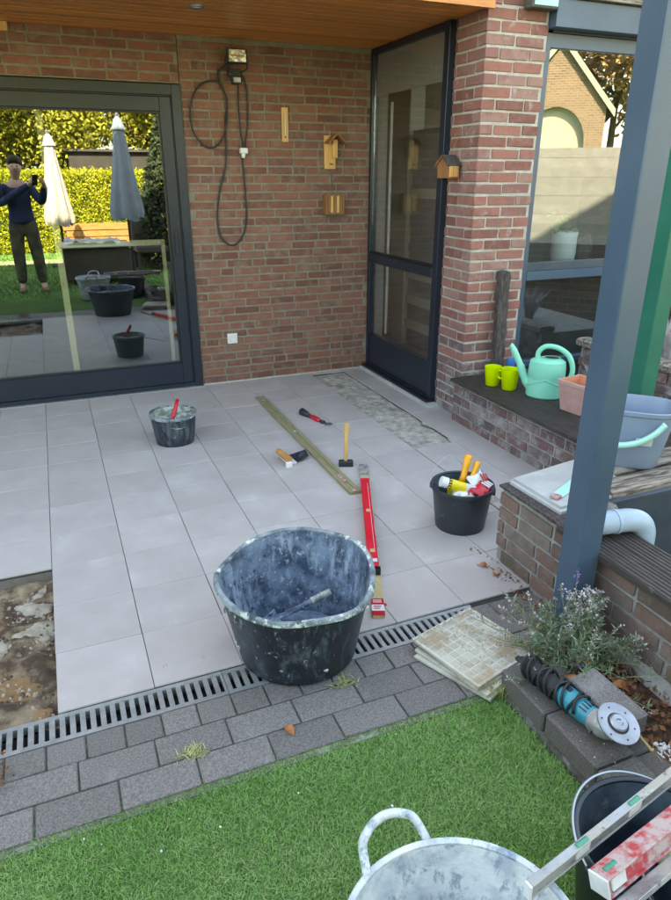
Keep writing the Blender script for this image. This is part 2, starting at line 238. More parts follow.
# ---------------------------------------------------------------- geometry helpers
def worldloc(o):
    p = Vector((0, 0, 0))
    while o: p = p+o.location; o = o.parent
    return p
class MB:
    def __init__(s): s.v = []; s.f = []; s.m = None
    def _add(s, vs, fs):
        n = len(s.v)
        for p in vs:
            p = Vector(p)
            if s.m is not None: p = s.m @ p
            s.v.append(p)
        s.f += [tuple(i+n for i in f) for f in fs]
    def box(s, x0, x1, y0, y1, z0, z1, ch=0):
        x0, x1 = min(x0, x1), max(x0, x1); y0, y1 = min(y0, y1), max(y0, y1); z0, z1 = min(z0, z1), max(z0, z1)
        if not ch:
            vs = [(x, y, z) for z in (z0, z1) for x, y in ((x0, y0), (x1, y0), (x1, y1), (x0, y1))]
            s._add(vs, [(3, 2, 1, 0), (4, 5, 6, 7), (0, 1, 5, 4), (1, 2, 6, 5), (2, 3, 7, 6), (3, 0, 4, 7)])
        else:
            bm = bmesh.new(); bmesh.ops.create_cube(bm, size=1)
            for v in bm.verts: v.co = Vector(((v.co.x+.5)*(x1-x0)+x0, (v.co.y+.5)*(y1-y0)+y0, (v.co.z+.5)*(z1-z0)+z0))
            bmesh.ops.bevel(bm, geom=list(bm.edges), offset=ch, segments=1, affect='EDGES')
            bm.verts.index_update(); s._add([v.co.copy() for v in bm.verts], [[v.index for v in f.verts] for f in bm.faces]); bm.free()
        return s
    def tube(s, pts, r, n=8, closed=False, caps=True):
        pts = [Vector(p) for p in pts]; k = len(pts)
        rs = r if isinstance(r, (list, tuple)) else [r]*k
        up = Vector((0, 0, 1)); prev = None; vs = []
        for i, p in enumerate(pts):
            a = pts[(i-1) % k] if (i or closed) else p; b = pts[(i+1) % k] if (i < k-1 or closed) else p
            d = (b-a)
            if d.length < 1e-9: d = up
            d.normalize()
            if prev is None:
                q = d.orthogonal().normalized()
            else:
                q = (prev-d*prev.dot(d))
                q = q.normalized() if q.length > 1e-6 else d.orthogonal().normalized()
            prev = q; w = d.cross(q)
            for j in range(n):
                t = 2*PI*j/n; vs.append(p+(q*math.cos(t)+w*math.sin(t))*rs[i])
        fs = []
        for i in range(k if closed else k-1):
            i2 = (i+1) % k
            for j in range(n): fs.append((i*n+j, i*n+(j+1) % n, i2*n+(j+1) % n, i2*n+j))
        if not closed and caps: fs.append(tuple(range(n-1, -1, -1))); fs.append(tuple((k-1)*n+j for j in range(n)))
        s._add(vs, fs); return s
    def cyl(s, a, b, r0, r1=None, n=16): return s.tube([a, b], [r0, r0 if r1 is None else r1], n)
    def loft(s, secs, cap0=True, cap1=True):
        n = len(secs[0]); vs = [p for sec in secs for p in sec]; fs = []
        for i in range(len(secs)-1):
            for j in range(n): fs.append((i*n+j, i*n+(j+1) % n, (i+1)*n+(j+1) % n, (i+1)*n+j))
        if cap0: fs.append(tuple(range(n-1, -1, -1)))
        if cap1: fs.append(tuple((len(secs)-1)*n+j for j in range(n)))
        s._add(vs, fs); return s
    def lathe(s, prof, n=40, c=(0, 0, 0), wob=None, cap0=False, cap1=False):
        secs = []
        for (r, z) in prof:
            sec = []
            for j in range(n):
                t = 2*PI*j/n; rr, zz = r, z
                if wob: rr, zz = wob(r, z, t)
                sec.append((c[0]+rr*math.cos(t), c[1]+rr*math.sin(t), c[2]+zz))
            secs.append(sec)
        return s.loft(secs, cap0, cap1)
    def quads(s, vs, fs): s._add(vs, fs); return s
    def build(s, name, m, parent=None, local=False, smooth=False, bevel=0, noorg=False):
        c = Vector((0, 0, 0))
        if s.v and not noorg:
            xs = [p.x for p in s.v]; ys = [p.y for p in s.v]; zs = [p.z for p in s.v]
            c = Vector(((min(xs)+max(xs))/2, (min(ys)+max(ys))/2, min(zs)))
        me = bpy.data.meshes.new(name); me.from_pydata([p-c for p in s.v], [], s.f); me.update()
        me.materials.append(m)
        if smooth: me.shade_smooth() if smooth is True else smooth_by_angle(me, smooth)
        o = bpy.data.objects.new(name, me); col.objects.link(o)
        o.location = c
        if parent:
            o.parent = parent
            if not local: o.location = c-worldloc(parent)
        if bevel:
            b = o.modifiers.new('bevel', 'BEVEL'); b.width = bevel; b.segments = 2; b.limit_method = 'ANGLE'; b.angle_limit = .7
        return o
def smooth_by_angle(me, ang):
    bm = bmesh.new(); bm.from_mesh(me)
    for f in bm.faces: f.smooth = True
    for e in bm.edges:
        if len(e.link_faces) == 2 and e.calc_face_angle(0) > ang: e.smooth = False
    bm.to_mesh(me); bm.free()
def tag(o, label, cat, group=None):
    o['label'] = label; o['category'] = cat
    if group: o['group'] = group
    return o
def structure(o): o['kind'] = 'structure'; return o
def stuff(o): o['kind'] = 'stuff'; return o
def thing(name, label, cat, loc=(0, 0, 0), rz=0, group=None):
    o = bpy.data.objects.new(name, None); o.empty_display_size = .1; col.objects.link(o)
    o.location = loc; o.rotation_euler = (0, 0, rz); return tag(o, label, cat, group)
def box(name, m, dims, parent=None, ch=0, local=False, smooth=False):
    return MB().box(*dims, ch=ch).build(name, m, parent, local, smooth)
def copy_to(o, loc, parent, name=None):
    c = o.copy(); c.location = loc; c.parent = parent; col.objects.link(c); return c
def fastmesh(name, V, F, m, parent=None, smooth=False):
    """V (n,3) float array, F (k,4) or (k,3) int array"""
    me = bpy.data.meshes.new(name); k = F.shape[1]
    me.vertices.add(len(V)); me.vertices.foreach_set('co', V.astype(np.float32).ravel())
    me.loops.add(F.size); me.loops.foreach_set('vertex_index', F.astype(np.int32).ravel())
    me.polygons.add(len(F)); me.polygons.foreach_set('loop_start', np.arange(0, F.size, k, dtype=np.int32))
    me.update(calc_edges=True); me.materials.append(m)
    o = bpy.data.objects.new(name, me); col.objects.link(o)
    if parent: o.parent = parent; o.location = -worldloc(parent)
    return o
def leafquads(P, size, aspect=1.8, updir=.3):
    """leaf-shaped quads at points P with random turn"""
    n = len(P); a = nrs.uniform(0, 2*PI, n); b = nrs.uniform(-1, 1, n)
    d = np.c_[np.cos(a)*np.sqrt(1-b*b), np.sin(a)*np.sqrt(1-b*b), b+updir]; d /= np.linalg.norm(d, axis=1)[:, None]
    r = nrs.normal(size=(n, 3)); e = np.cross(d, r); e /= np.linalg.norm(e, axis=1)[:, None]
    s = (size*nrs.uniform(.6, 1.3, n))[:, None]
    A = P; B = P+d*s*.5+e*s*.5/aspect; C = P+d*s; D = P+d*s*.5-e*s*.5/aspect
    V = np.stack([A, B, C, D], 1).reshape(-1, 3); F = np.arange(4*n).reshape(n, 4)
    return V, F
# ---------------------------------------------------------------- ground and terrace
g = box('ground', M['soil'], (-60, 60, -60, 40, -.4, -.12)); structure(g)
# terrace: screed bed with one tile per field
TX0 = -.5334; TY0 = -.0457
patio = box('patio', M['screed'], (-4.5, .1, -3.345, .02, -.119, -.0095)); structure(patio)
tm = []
for k in range(5):
    b = MB().box(-.1487, .1487, -.1487, .1487, -.009, 0, ch=.0012); o = b.build('tile_src', M['tile']); me = o.data; bpy.data.objects.remove(o)
    me.name = 'tile'; tm.append(me)
# separate the solid so that the two openings are real: the bed is split round them
bpy.data.objects.remove(patio)
def slab(x0, x1, y0, y1, z0=-.119, z1=-.0095): return (x0, x1, y0, y1, z0, z1)
pb = MB()
pb.box(*slab(-4.5, -3.235, -3.345, .03)); pb.box(*slab(-3.235, -2.634, -2.4457, .03)); pb.box(*slab(-2.634, -.5334, -3.345, .03))
pb.box(*slab(-.5334, -.2334, -3.345, -1.8457)); pb.box(*slab(-.5334, -.2334, -.0457, .03)); pb.box(*slab(-.2334, .1, -3.345, .03))
patio = pb.build('patio', M['screed'], noorg=True); structure(patio)
def put_tile(x0, y1, w=.3, d=.3):
    o = bpy.data.objects.new('tile', rnd.choice(tm)); col.objects.link(o); o.parent = patio
    o.location = (x0+w/2+rnd.uniform(-.0005, .0005), y1-d/2+rnd.uniform(-.0004, .0004), rnd.uniform(-.0012, .0008)); o.scale = ((w-.0028)/.297, (d-.0022)/.297, 1)
    o.rotation_euler = (rnd.uniform(-.0016, .0016), rnd.uniform(-.0016, .0016), rnd.uniform(-.002, .002))
for i in range(-13, 2):
    for j in range(-1, 11):
        x0 = TX0+.3*i
        y1 = TY0-.3*j; d = .3
        if j == -1: y1 = 0.0; d = .0457
        w = .3
        if i == 0 and 0 <= j < 6: continue
        if x0 < -2.65 and x0 > -3.24 and y1 <= -2.44: continue
        if i == 0 and j >= 6: x0 += .006; w = .294
        put_tile(x0, y1, w, d)
def rough_sheet(name, x0, x1, y0, y1, z, amp, n, m, parent=None, seed=0, dz=-.05):
    from mathutils import noise
    nx = n; ny = int(n*abs(y1-y0)/abs(x1-x0)); vs = []; fs = []
    for j in range(ny+1):
        for i in range(nx+1):
            x = x0+(x1-x0)*i/nx; y = y0+(y1-y0)*j/ny
            h = noise.fractal(Vector((x*6+seed, y*6, 3)), 1, 2.1, 5)*amp+noise.voronoi(Vector((x*9, y*9+seed, 0)))[0][0]*amp*.9
            vs.append((x, y, z+h))
    for j in range(ny):
        for i in range(nx): a = j*(nx+1)+i; fs.append((a, a+1, a+nx+2, a+nx+1))
    k = len(vs); vs += [(x0, y0, z+dz), (x1, y0, z+dz), (x1, y1, z+dz), (x0, y1, z+dz)]
    return MB().quads(vs, fs).build(name, m, parent, smooth=True)
hole = rough_sheet('broken_bed', -3.234, -2.636, -3.343, -2.447, -.068, .028, 70, M['hole']); hole.parent = patio
strip = rough_sheet('mortar_bed', -.532, -.235, -1.844, -.047, -.012, .010, 110, M['rough_mortar'], seed=5); strip.parent = patio
# trodden mortar crumbs round the open strip
def crumbs(name, pts, size, m, parent=None):
    V = []; F = []
    for (x, y, z) in pts:
        s = size*rnd.uniform(.4, 1.4); n = len(V); h = s*rnd.uniform(.4, .8)
        for (a, b, c) in ((-1, -1, 0), (1, -1, 0), (1, 1, 0), (-1, 1, 0), (-.6, -.5, 1), (.5, -.6, 1), (.6, .5, 1), (-.5, .6, 1)):
            V.append((x+a*s*rnd.uniform(.3, .6), y+b*s*rnd.uniform(.3, .6), z+c*h))
        F += [(n, n+1, n+5, n+4), (n+1, n+2, n+6, n+5), (n+2, n+3, n+7, n+6), (n+3, n, n+4, n+7), (n+4, n+5, n+6, n+7)]
    return fastmesh(name, np.array(V), np.array(F), m, parent)
pts = [(rnd.gauss(-.55, .05), rnd.uniform(-1.84, -.1), 0) for _ in range(160)]+[(rnd.uniform(-.53, -.24), rnd.uniform(-1.84, -.06), -.012) for _ in range(320)]+[(rnd.gauss(-.2, .03), rnd.uniform(-1.7, -.1), 0) for _ in range(50)]
stuff(crumbs('mortar_crumbs', pts, .007, M['rough_mortar']))
M['stone_pale'] = pm('pale mortar crust', (.30, .26, .20), (.44, .39, .31), 22, .95, 1, 90, spots=[((.34, .20, .09), 7, .56, .66), ((.16, .13, .10), 26, .62, .68)])
M['stone_brown'] = pm('rusty brown stone', (.20, .11, .05), (.34, .20, .09), 8, .95, 1, 50, spots=[((.42, .35, .25), 10, .58, .70)])
for (sx, sy, rx_, ry_, key) in ((-2.715, -2.585, .075, .105, 'stone_pale'), (-2.86, -2.60, .07, .09, 'stone_pale'), (-2.72, -2.80, .08, .085, 'stone_pale'), (-2.88, -2.83, .075, .09, 'stone_pale'), (-2.75, -3.10, .095, .085, 'stone_brown'), (-2.93, -3.08, .07, .08, 'stone_brown'), (-3.05, -2.7, .1, .12, 'stone_pale'), (-2.70, -3.27, .05, .04, 'stone_brown')):
    from mathutils import noise
    bmx = bmesh.new(); bmesh.ops.create_icosphere(bmx, subdivisions=4, radius=1); k_ = MB()
    for v in bmx.verts:
        q = noise.fractal(v.co*1.8+Vector((sx*9, sy*9, 0)), 1, 2, 5)*.28; f_ = (abs(v.co.x)**3.2+abs(v.co.y)**3.2+.0001)**(-1/3.2)*math.hypot(v.co.x, v.co.y)
        k_.v.append(Vector((sx+v.co.x*rx_*(1+q)*f_, sy+v.co.y*ry_*(1+q)*f_, -.066+max(-.3, v.co.z)*.015*(1+q*2))))
    k_.f = [tuple(v.index for v in f.verts) for f in bmx.faces]; bmx.free(); k_.build('stone', M[key], patio, smooth=True)
pts = [(rnd.uniform(-3.2, -2.65), rnd.uniform(-3.33, -2.46), -.058) for _ in range(700)]
stuff(crumbs('rubble', pts[:350], .011, M['stone_pale'])); stuff(crumbs('rubble', pts[350:], .015, M['hole']))
for k in range(26):
    left = k < 19; bx_ = rnd.gauss(-.585, .022) if left else rnd.gauss(-.205, .014); by_ = rnd.uniform(-1.86, -.15); s_ = rnd.uniform(.02, .055); ph_ = rnd.uniform(0, 6)
    rg_ = [(bx_+s_*.7*math.cos(t_)*(1+.35*math.sin(3*t_+ph_)), by_+s_*1.5*math.sin(t_)*(1+.3*math.sin(4*t_+ph_)), .0014) for t_ in [2*PI*m_/18 for m_ in range(18)]]
    MB().quads(rg_+[(x_*.6+bx_*.4, y_*.6+by_*.4, .0042) for x_, y_, z_ in rg_], [(m_, (m_+1) % 18, 18+(m_+1) % 18, 18+m_) for m_ in range(18)]+[tuple(range(18, 36))]).build('mortar_smear', M['rough_mortar'], patio, smooth=True)
pts = [(rnd.uniform(-2.7, -.9), rnd.uniform(-3.3, -.3), .0004) for _ in range(90)]
stuff(crumbs('grit', pts, .003, M['screed']))

# ---------------------------------------------------------------- bricks
bm_s = []
for k in range(6):
    o = MB().box(-.1, .1, -.04, .04, -.025, .025, ch=.0028).build('b', M['brick'], noorg=True)
    for v in o.data.vertices: v.co += Vector((rnd.uniform(-.003, .003), rnd.uniform(-.0022, .0022), rnd.uniform(-.0024, .0024)))
    bm_s.append(o.data); o.data.name = 'brick'; bpy.data.objects.remove(o)
bmeshes = {'brick': bm_s}
for key in ('brick_pier', 'brick_low', 'brick_near'):
    L = []
    for me in bm_s:
        m2 = me.copy(); m2.materials.clear(); m2.materials.append(M[key]); m2.name = 'brick'; L.append(m2)
    bmeshes[key] = L
def brick(parent, x0, x1, y0, y1, z0, z1, key='brick', out=None):
    o = bpy.data.objects.new('brick', rnd.choice(bmeshes[key])); col.objects.link(o); o.parent = parent
    pl = worldloc(parent); j = lambda a=.0012: rnd.uniform(-a, a)
    c = Vector(((x0+x1)/2+j(), (y0+y1)/2+j(.0022), (z0+z1)/2+j()))-pl
    lx, ly, lz = x1-x0, y1-y0, z1-z0
    o.location = c
    if out == 'x':  # length runs along y
        o.rotation_euler = (j(.006), j(.008), PI/2+j(.004)); o.scale = (ly/.2, lx/.08, lz/.05)
    else:
        o.rotation_euler = (j(.008), j(.006), j(.004)); o.scale = (lx/.2, ly/.08, lz/.05)
    return o
def wall_face(parent, a0, a1, z0, z1, face, axis, sign, course, blen, jt, key, depth=.05, seed=1, keyf=None, proud=.006, stop=None):
    """bricks along axis 'x' or 'y'; outer face coordinate `face`, body going in direction `sign`"""
    r = random.Random(seed); z = z0; row = 0
    while z+course*.6 <= z1+.001:
        zz1 = min(z+course-jt, z1)
        off = (-.5*(blen+jt) if row % 2 else 0)-r.uniform(0, .02)
        if r.random() < .25: off -= .25*blen
        a = a0+off
        while a < a1-.02:
            L = blen if r.random() < .82 else blen*.48
            b0 = max(a, a0); b1 = min(a+L, a1)
            if b1-b0 > .025 and not (stop and stop(b0, b1, z, zz1)):
                k2 = keyf(z) if keyf else key
                f0, f1 = sorted((face, face+sign*depth))
                if axis == 'x': brick(parent, b0, b1, f0, f1, z, zz1, k2)
                else: brick(parent, f0, f1, b0, b1, z, zz1, k2, 'x')
            a += L+jt
        z += course; row += 1
# back wall beside the sliding door
bw = thing('brick_wall', 'red brick wall between sliding door and tall corner window under the porch', 'wall', (-.72, .15, 0))
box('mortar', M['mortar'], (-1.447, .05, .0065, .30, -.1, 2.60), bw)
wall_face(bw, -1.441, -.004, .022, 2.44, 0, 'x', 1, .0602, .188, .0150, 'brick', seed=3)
box('cement_skirting', M['mortar_pale'], (-1.445, -.02, -.004, .0064, -.005, .019), bw)
lw = thing('brick_wall', 'strip of brick wall above the sliding door', 'wall', (-2.6, .15, 2.16))
box('mortar', M['mortar'], (-4.6, -1.4525, .0065, .30, 2.158, 2.60), lw)
wall_face(lw, -4.2, -1.457, 2.166, 2.45, 0, 'x', 1, .0602, .188, .0150, 'brick', seed=4)
# pier beside the big front window, two faces bonded at the corner
PX0, PX1, PY0, PY1 = .03, .455, -1.46, -1.13
pier = thing('brick_pier', 'brick pier between the tall corner window and the big front window', 'wall', (.24, -1.3, 0))
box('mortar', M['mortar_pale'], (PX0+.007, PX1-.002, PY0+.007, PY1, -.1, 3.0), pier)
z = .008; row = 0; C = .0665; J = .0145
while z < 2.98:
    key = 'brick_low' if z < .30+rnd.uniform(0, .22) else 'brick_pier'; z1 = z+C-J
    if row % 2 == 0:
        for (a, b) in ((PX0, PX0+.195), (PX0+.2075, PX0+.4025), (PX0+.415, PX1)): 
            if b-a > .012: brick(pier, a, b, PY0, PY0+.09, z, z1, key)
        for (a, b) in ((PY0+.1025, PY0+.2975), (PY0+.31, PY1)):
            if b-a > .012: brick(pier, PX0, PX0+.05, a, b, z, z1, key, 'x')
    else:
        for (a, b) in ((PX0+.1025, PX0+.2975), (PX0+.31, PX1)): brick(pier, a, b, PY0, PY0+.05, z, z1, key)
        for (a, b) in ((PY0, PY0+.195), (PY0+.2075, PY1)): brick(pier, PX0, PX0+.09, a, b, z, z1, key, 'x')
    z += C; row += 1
# low wall in front of the pier, carrying dark decking
wl = thing('planter_wall', 'low weathered brick wall topped with dark decking below the front window', 'wall', (.1, -2.2, 0))
box('mortar', M['mortar_dark'], (-.022, .62, -3.05, -1.468, -.1, .283), wl)
wall_face(wl, -3.05, -1.466, .004, .272, -.028, 'y', 1, .0665, .193, .0145, 'brick_low', seed=8)
for i in range(5):
    box('deck_board', M['deck'], (-.062+i*.137, .071+i*.137, -3.05+rnd.uniform(-.01, .01), -1.464+rnd.uniform(-.003, 0), .285, .307), wl, ch=.002)
    for k in range(7):
        box('groove_ridge', M['deck'], (-.054+i*.137+k*.0185, -.046+i*.137+k*.0185, -3.04, -1.47, .3065, .3095), wl) if False else None
# ridges joined per board row: fine relief
rb = MB()
for i in range(5):
    for k in range(7): rb.box(-.056+i*.137+k*.0185, -.0475+i*.137+k*.0185, -3.035, -1.47, .306, .3096)
stuff(rb.build('board_ridge', M['deck'], wl))
# near wall (x face) with aged bricks
wn = thing('garden_wall', 'aged brown brick garden wall behind the blue grey post and lavender', 'wall', (-.7, -4.0, 0))
box('mortar', M['mortar_dark'], (-.813, -.655, -5.2, -3.107, -.1, .352), wn)
wall_face(wn, -5.2, -3.100, .012, .352, -.82, 'y', 1, .0665, .193, .0155, 'brick_near', seed=12)
for (a, b) in ((-.70, -.655),): pass
z = .012; row = 0
while z < .30:
    for (a, b) in (((-.76, -.655),) if row % 2 else ((-.76, -.655),)): brick(wn, a, b, -3.15, -3.10, z, z+.054, 'brick_near')
    z += .0665; row += 1
cs = MB(); cs.quads([(-.815, -5.2, -.1), (-.93, -5.2, -.1), (-.845, -5.2, .045), (-.815, -5.2, .075), (-.815, -3.75, -.1), (-.93, -3.75, -.1), (-.845, -3.75, .045), (-.815, -3.75, .07)],
         [(0, 1, 2, 3), (7, 6, 5, 4), (1, 5, 6, 2), (2, 6, 7, 3)])
cs.build('concrete_footing', M['mortar_dark'], wn)
for i in range(2):
    box('coping_board', M['deck'], (-.868+i*.112, -.760+i*.112, -5.2, -3.50+i*.03, .355, .383), wn, ch=.002)
rb = MB()
for i in range(2):
    for k in range(6): rb.box(-.862+i*.112+k*.0178, -.853+i*.112+k*.0178, -5.19, -3.51+i*.03, .382, .3855)
stuff(rb.build('board_ridge', M['deck'], wn))
# cross wall between the two, with old timber on top
wc = thing('cross_wall', 'short brick cross wall with rotten timber top under the slate blue bucket', 'wall', (-.2, -3.25, 0))
box('mortar', M['mortar_dark'], (-.654, .75, -3.40, -3.057, -.1, .345), wc)
wall_face(wc, -.654, .75, .012, .345, -3.406, 'x', 1, .0665, .193, .0155, 'brick_near', seed=15)
def rough_beam(name, m, dims, parent, seed=0, amp=.006):
    from mathutils import noise
    x0, x1, y0, y1, z0, z1 = dims; n = 24; long_x = (x1-x0) > (y1-y0); secs = []
    for i in range(n+1):
        t = i/n; sec = []
        for k in range(12):
            a = 2*PI*k/12; cx, cz = math.cos(a), math.sin(a); s = 1/max(abs(cx), abs(cz)); u, w = cx*s, cz*s
            q = noise.fractal(Vector((t*7+seed, u*2, w*2)), 1, 2, 4)*amp
            if long_x: sec.append((x0+(x1-x0)*t, (y0+y1)/2+u*((y1-y0)/2+q), (z0+z1)/2+w*((z1-z0)/2+q)))
            else: sec.append(((x0+x1)/2-u*((x1-x0)/2+q), y0+(y1-y0)*t, (z0+z1)/2+w*((z1-z0)/2+q)))
        secs.append(sec)
    return MB().loft(secs).build(name, m, parent)
M['rotten'] = pm('rotten pale timber', (.10, .075, .055), (.38, .32, .27), 10, .9, 1, 60, stretch=(.8, 8, 8), contrast=(.42, .6))
rough_beam('timber_beam', M['rotten'], (-.50, .75, -3.40, -3.27, .347, .405), wc, 1)
rough_beam('timber_beam', M['rotten'], (-.45, .75, -3.24, -3.10, .347, .400), wc, 4)
# blue grey panel of the basin behind the near wall
pn = thing('basin_panel', 'flat blue grey basin panel behind the pipe elbow', 'panel', (-.2, -3.43, 0))
box('sheet', M['panel_blue'], (-.64, .75, -3.430, -3.412, -.1, .362), pn)
box('top_rail', M['panel_blue'], (-.64, .75, -3.436, -3.4125, .3625, .380), pn)
structure(box('basin_floor', M['soil'], (-.652, 1.2, -5.2, -3.44, -.115, -.05)))

# ---------------------------------------------------------------- porch ceiling and roof
ceiling = box('porch_ceiling', M['interior_dark'], (-4.6, .02, -1.49, .0, 2.463, 2.62)); structure(ceiling)
for i in range(16):
    y1 = -.004-i*.093
    for (xa, xb) in (((-4.6, -2.9+.2*(i % 3)), (-2.898+.2*(i % 3), .025)) if i % 2 else ((-4.6, .025),)):
        box('board', M['ceil'], (xa, xb, y1-.0895, y1, 2.446, 2.462), ceiling, ch=.0035)
fas = box('fascia_board', M['ceil'], (-4.6, .027, -1.527, -1.500, 2.43, 2.60)); tag(fas, 'varnished pine fascia board along the porch roof edge', 'board')
trim = box('trim_board', M['pine'], (-3.6, -2.48, -.035, -.004, 2.395, 2.444)); tag(trim, 'short orange pine trim under the porch ceiling above the door', 'board')
# house mass above and behind
M['facade'] = M['brick']
hs = thing('house', 'upper brick storey of the house above porch and window', 'house', (-2, 4, 2.6))
box('upper_wall', M['brick'], (-9, -.0, .02, 9, 2.64, 9.0), hs); box('upper_wall', M['brick'], (.0, 8, 1.52, 9, 2.62, 9.0), hs)
box('porch_roof', M['roof_tile'], (-4.65, -.02, -1.53, .018, 2.625, 2.70), hs)
box('outer_wall', M['brick'], (-9, -4.62, .02, 9, -.1, 2.63), hs)
box('header_wall', M['brick'], (.458, 3.3, -1.36, -1.1, 2.61, 3.01), hs)
box('flat_roof', M['roof_tile'], (.03, .9, -1.09, 1.5, 2.61, 2.9), hs); box('flat_roof', M['roof_tile'], (1.8, 3.3, -1.09, 1.5, 2.605, 2.905), hs); box('flat_roof', M['roof_tile'], (.901, 2.599, .45, 1.5, 2.61, 2.9), hs); box('flat_roof', M['roof_tile'], (.901, 2.599, -1.09, -.3, 2.61, 2.9), hs)
box('added_rooflight', M['glass_front'], (.905, 1.795, -.295, .445, 2.86, 2.87), hs)  # unseen roof opening, added to brighten the room behind the corner window
M['screen_brown'] = pm('brown grey screen', (.28, .26, .24), (.33, .31, .29), 60, .9)
# rooms
rm = box('room_floor', M['cabinet_grey'], (-4.6, -.02, .31, 6, -.1, -.02)); structure(rm)
structure(box('room_wall', M['interior_dark'], (-4.6, -.3, 5.0, 5.2, -.02, 2.6)))
structure(box('room_wall', M['render_wall'], (-.3, -.15, .31, 5.2, -.02, 2.6)))
structure(box('room_ceiling', M['render_wall'], (-4.6, -.02, .31, 6, 2.55, 2.62)))
structure(box('room_floor', M['cabinet_grey'], (.12, 3.3, -1.1, 1.3, -.016, .01)))
structure(box('room_wall', M['render_wall'], (.06, 3.3, 1.3, 1.5, -.015, 2.6)))
structure(box('room_ceiling', M['render_wall'], (.06, .899, -1.1, 1.3, 2.52, 2.6))); structure(box('room_ceiling', M['render_wall'], (2.601, 3.3, -1.1, 1.3, 2.52, 2.6)))
structure(box('room_wall', M['render_wall'], (3.301, 3.4, -1.36, 1.5, -.015, 2.6)))
structure(box('room_wall', M['screen_brown'], (.051, .15, .0, 1.29, -.015, 2.5)))

# ---------------------------------------------------------------- sliding door
dr = thing('sliding_door', 'large anthracite sliding glass door reflecting the garden', 'door', (-2.6, .05, 0))
F = M['frame']
box('outer_frame', F, (-1.512, -1.451, -.012, .11, .012, 2.150), dr, ch=.002)
box('outer_frame', F, (-4.6, -1.513, -.012, .11, 2.085, 2.150), dr, ch=.002)
box('gasket', M['frame_black'], (-1.521, -1.5125, .004, .10, .03, 2.084), dr); box('gasket', M['frame_black'], (-4.6, -1.522, .004, .10, 2.076, 2.0845), dr)
# sliding leaf
box('leaf_stile', F, (-1.598, -1.5225, .008, .075, .045, 2.074), dr, ch=.002)
box('leaf_rail', F, (-4.6, -1.599, .008, .075, 1.985, 2.074), dr, ch=.002)
box('leaf_rail', F, (-4.6, -1.599, .008, .075, .045, .205), dr, ch=.002)
box('inner_bead', M['frame_black'], (-1.612, -1.5985, .022, .06, .218, 1.972), dr); box('inner_bead', M['frame_black'], (-4.6, -1.5985, .022, .06, 1.972, 1.9845), dr)
box('inner_bead', F, (-4.6, -1.5985, .022, .06, .2055, .218), dr)
box('sill', M['zinc'], (-4.6, -1.452, -.030, .10, .0005, .012), dr); box('sill_step', F, (-4.6, -1.5125, -.006, .10, .0125, .044), dr)
gl = box('pane', M['glass_door'], (-4.6, -1.6125, .036, .042, .219, 1.9715), dr)
h = box('handle', M['frame_black'], (-1.578, -1.548, .001, .0075, 1.02, 1.20), dr, ch=.002); box('pull', F, (-1.570, -1.556, -.006, .0005, 1.04, 1.18), h)
structure(box('door_floor', M['screed'], (-4.6, -1.45, .031, .31, -.119, -.001)))
# timber frame standing inside the glass
tf = thing('playpen', 'pale timber rack standing inside behind the sliding door glass', 'timber rack', (-2.0, .12, 0))
W = M['pale_sunlit_wood']
box('post', W, (-2.40, -2.355, .095, .140, 0.0, 2.3), tf, ch=.002); box('post', W, (-1.66, -1.635, .095, .140, 0.0, 1.095), tf, ch=.002)
box('rail', W, (-2.354, -1.635, .097, .138, 1.096, 1.135), tf, ch=.002)

# ---------------------------------------------------------------- tall corner window (x = 0 plane)
sw = thing('corner_window', 'tall anthracite framed corner window with dark lower panel', 'window', (0, -.6, 0))
Y0, Y1 = -1.128, -.006
box('frame_stile', F, (-.012, .05, Y0, Y0+.062, .050, 2.445), sw, ch=.002); box('frame_stile', F, (-.008, .05, Y1-.035, Y1, .050, 2.445), sw, ch=.002)
box('frame_head', F, (-.008, .05, Y0+.063, Y1-.036, 2.405, 2.445), sw, ch=.002)
box('transom', F, (-.014, .05, Y0+.063, Y1-.036, .915, .985), sw, ch=.004); box('transom_gasket', M['frame_black'], (-.004, .04, Y0+.063, Y1-.036, .986, 1.0), sw)
box('kick_panel', F, (.004, .05, Y0+.063, Y1-.036, .062, .318), sw, ch=.002)
box('frame_base', F, (-.01, .05, Y0+.063, Y1-.036, .050, .0615), sw)
box('pane', M['glass_side'], (.012, .018, Y0+.064, Y1-.037, 1.0005, 2.404), sw); box('pane', M['glass_side'], (.012, .018, Y0+.064, Y1-.037, .319, .914), sw)
box('window_sill', M['cover'], (-.066, .028, Y0-.075, Y1, -.004, .028), sw, ch=.003); box('sill_strip', M['frame_black'], (-.045, .028, Y0-.01, Y1, .0285, .0495), sw)
# torn insect screen corner and interior behind
scr = thing('roller_screen', 'grey brown roller screen behind the top of the corner window', 'blind', (.05, -.55, 2.2))
box('fabric', M['screen_brown'], (.030, .034, Y0+.07, Y1-.04, 2.13, 2.404), scr)
cu = thing('net_curtain', 'narrow pale curtain edge hanging in the corner window', 'curtain', (.2, -.2, .3))
secs = []
for zz in (.3, 2.1):
    secs.append([(.165+.008*math.sin(k*1.9), -.012-.006*k, zz) for k in range(7)]+[(.170+.008*math.sin(k*1.9), -.012-.006*k, zz) for k in range(6, -1, -1)])
MB().loft(secs).build('cloth', M['curtain'], cu, smooth=1.0)
cb = thing('interior_pillar', 'cream interior pillar seen through the corner window', 'pillar', (.75, .9, 0)); box('shaft', M['cabinet_cream'], (.70, .85, .66, 1.22, .011, 2.5), cb, ch=.006)
st = thing('stair', 'grey stair with cream treads inside the corner window', 'stairs', (.9, .2, 0))
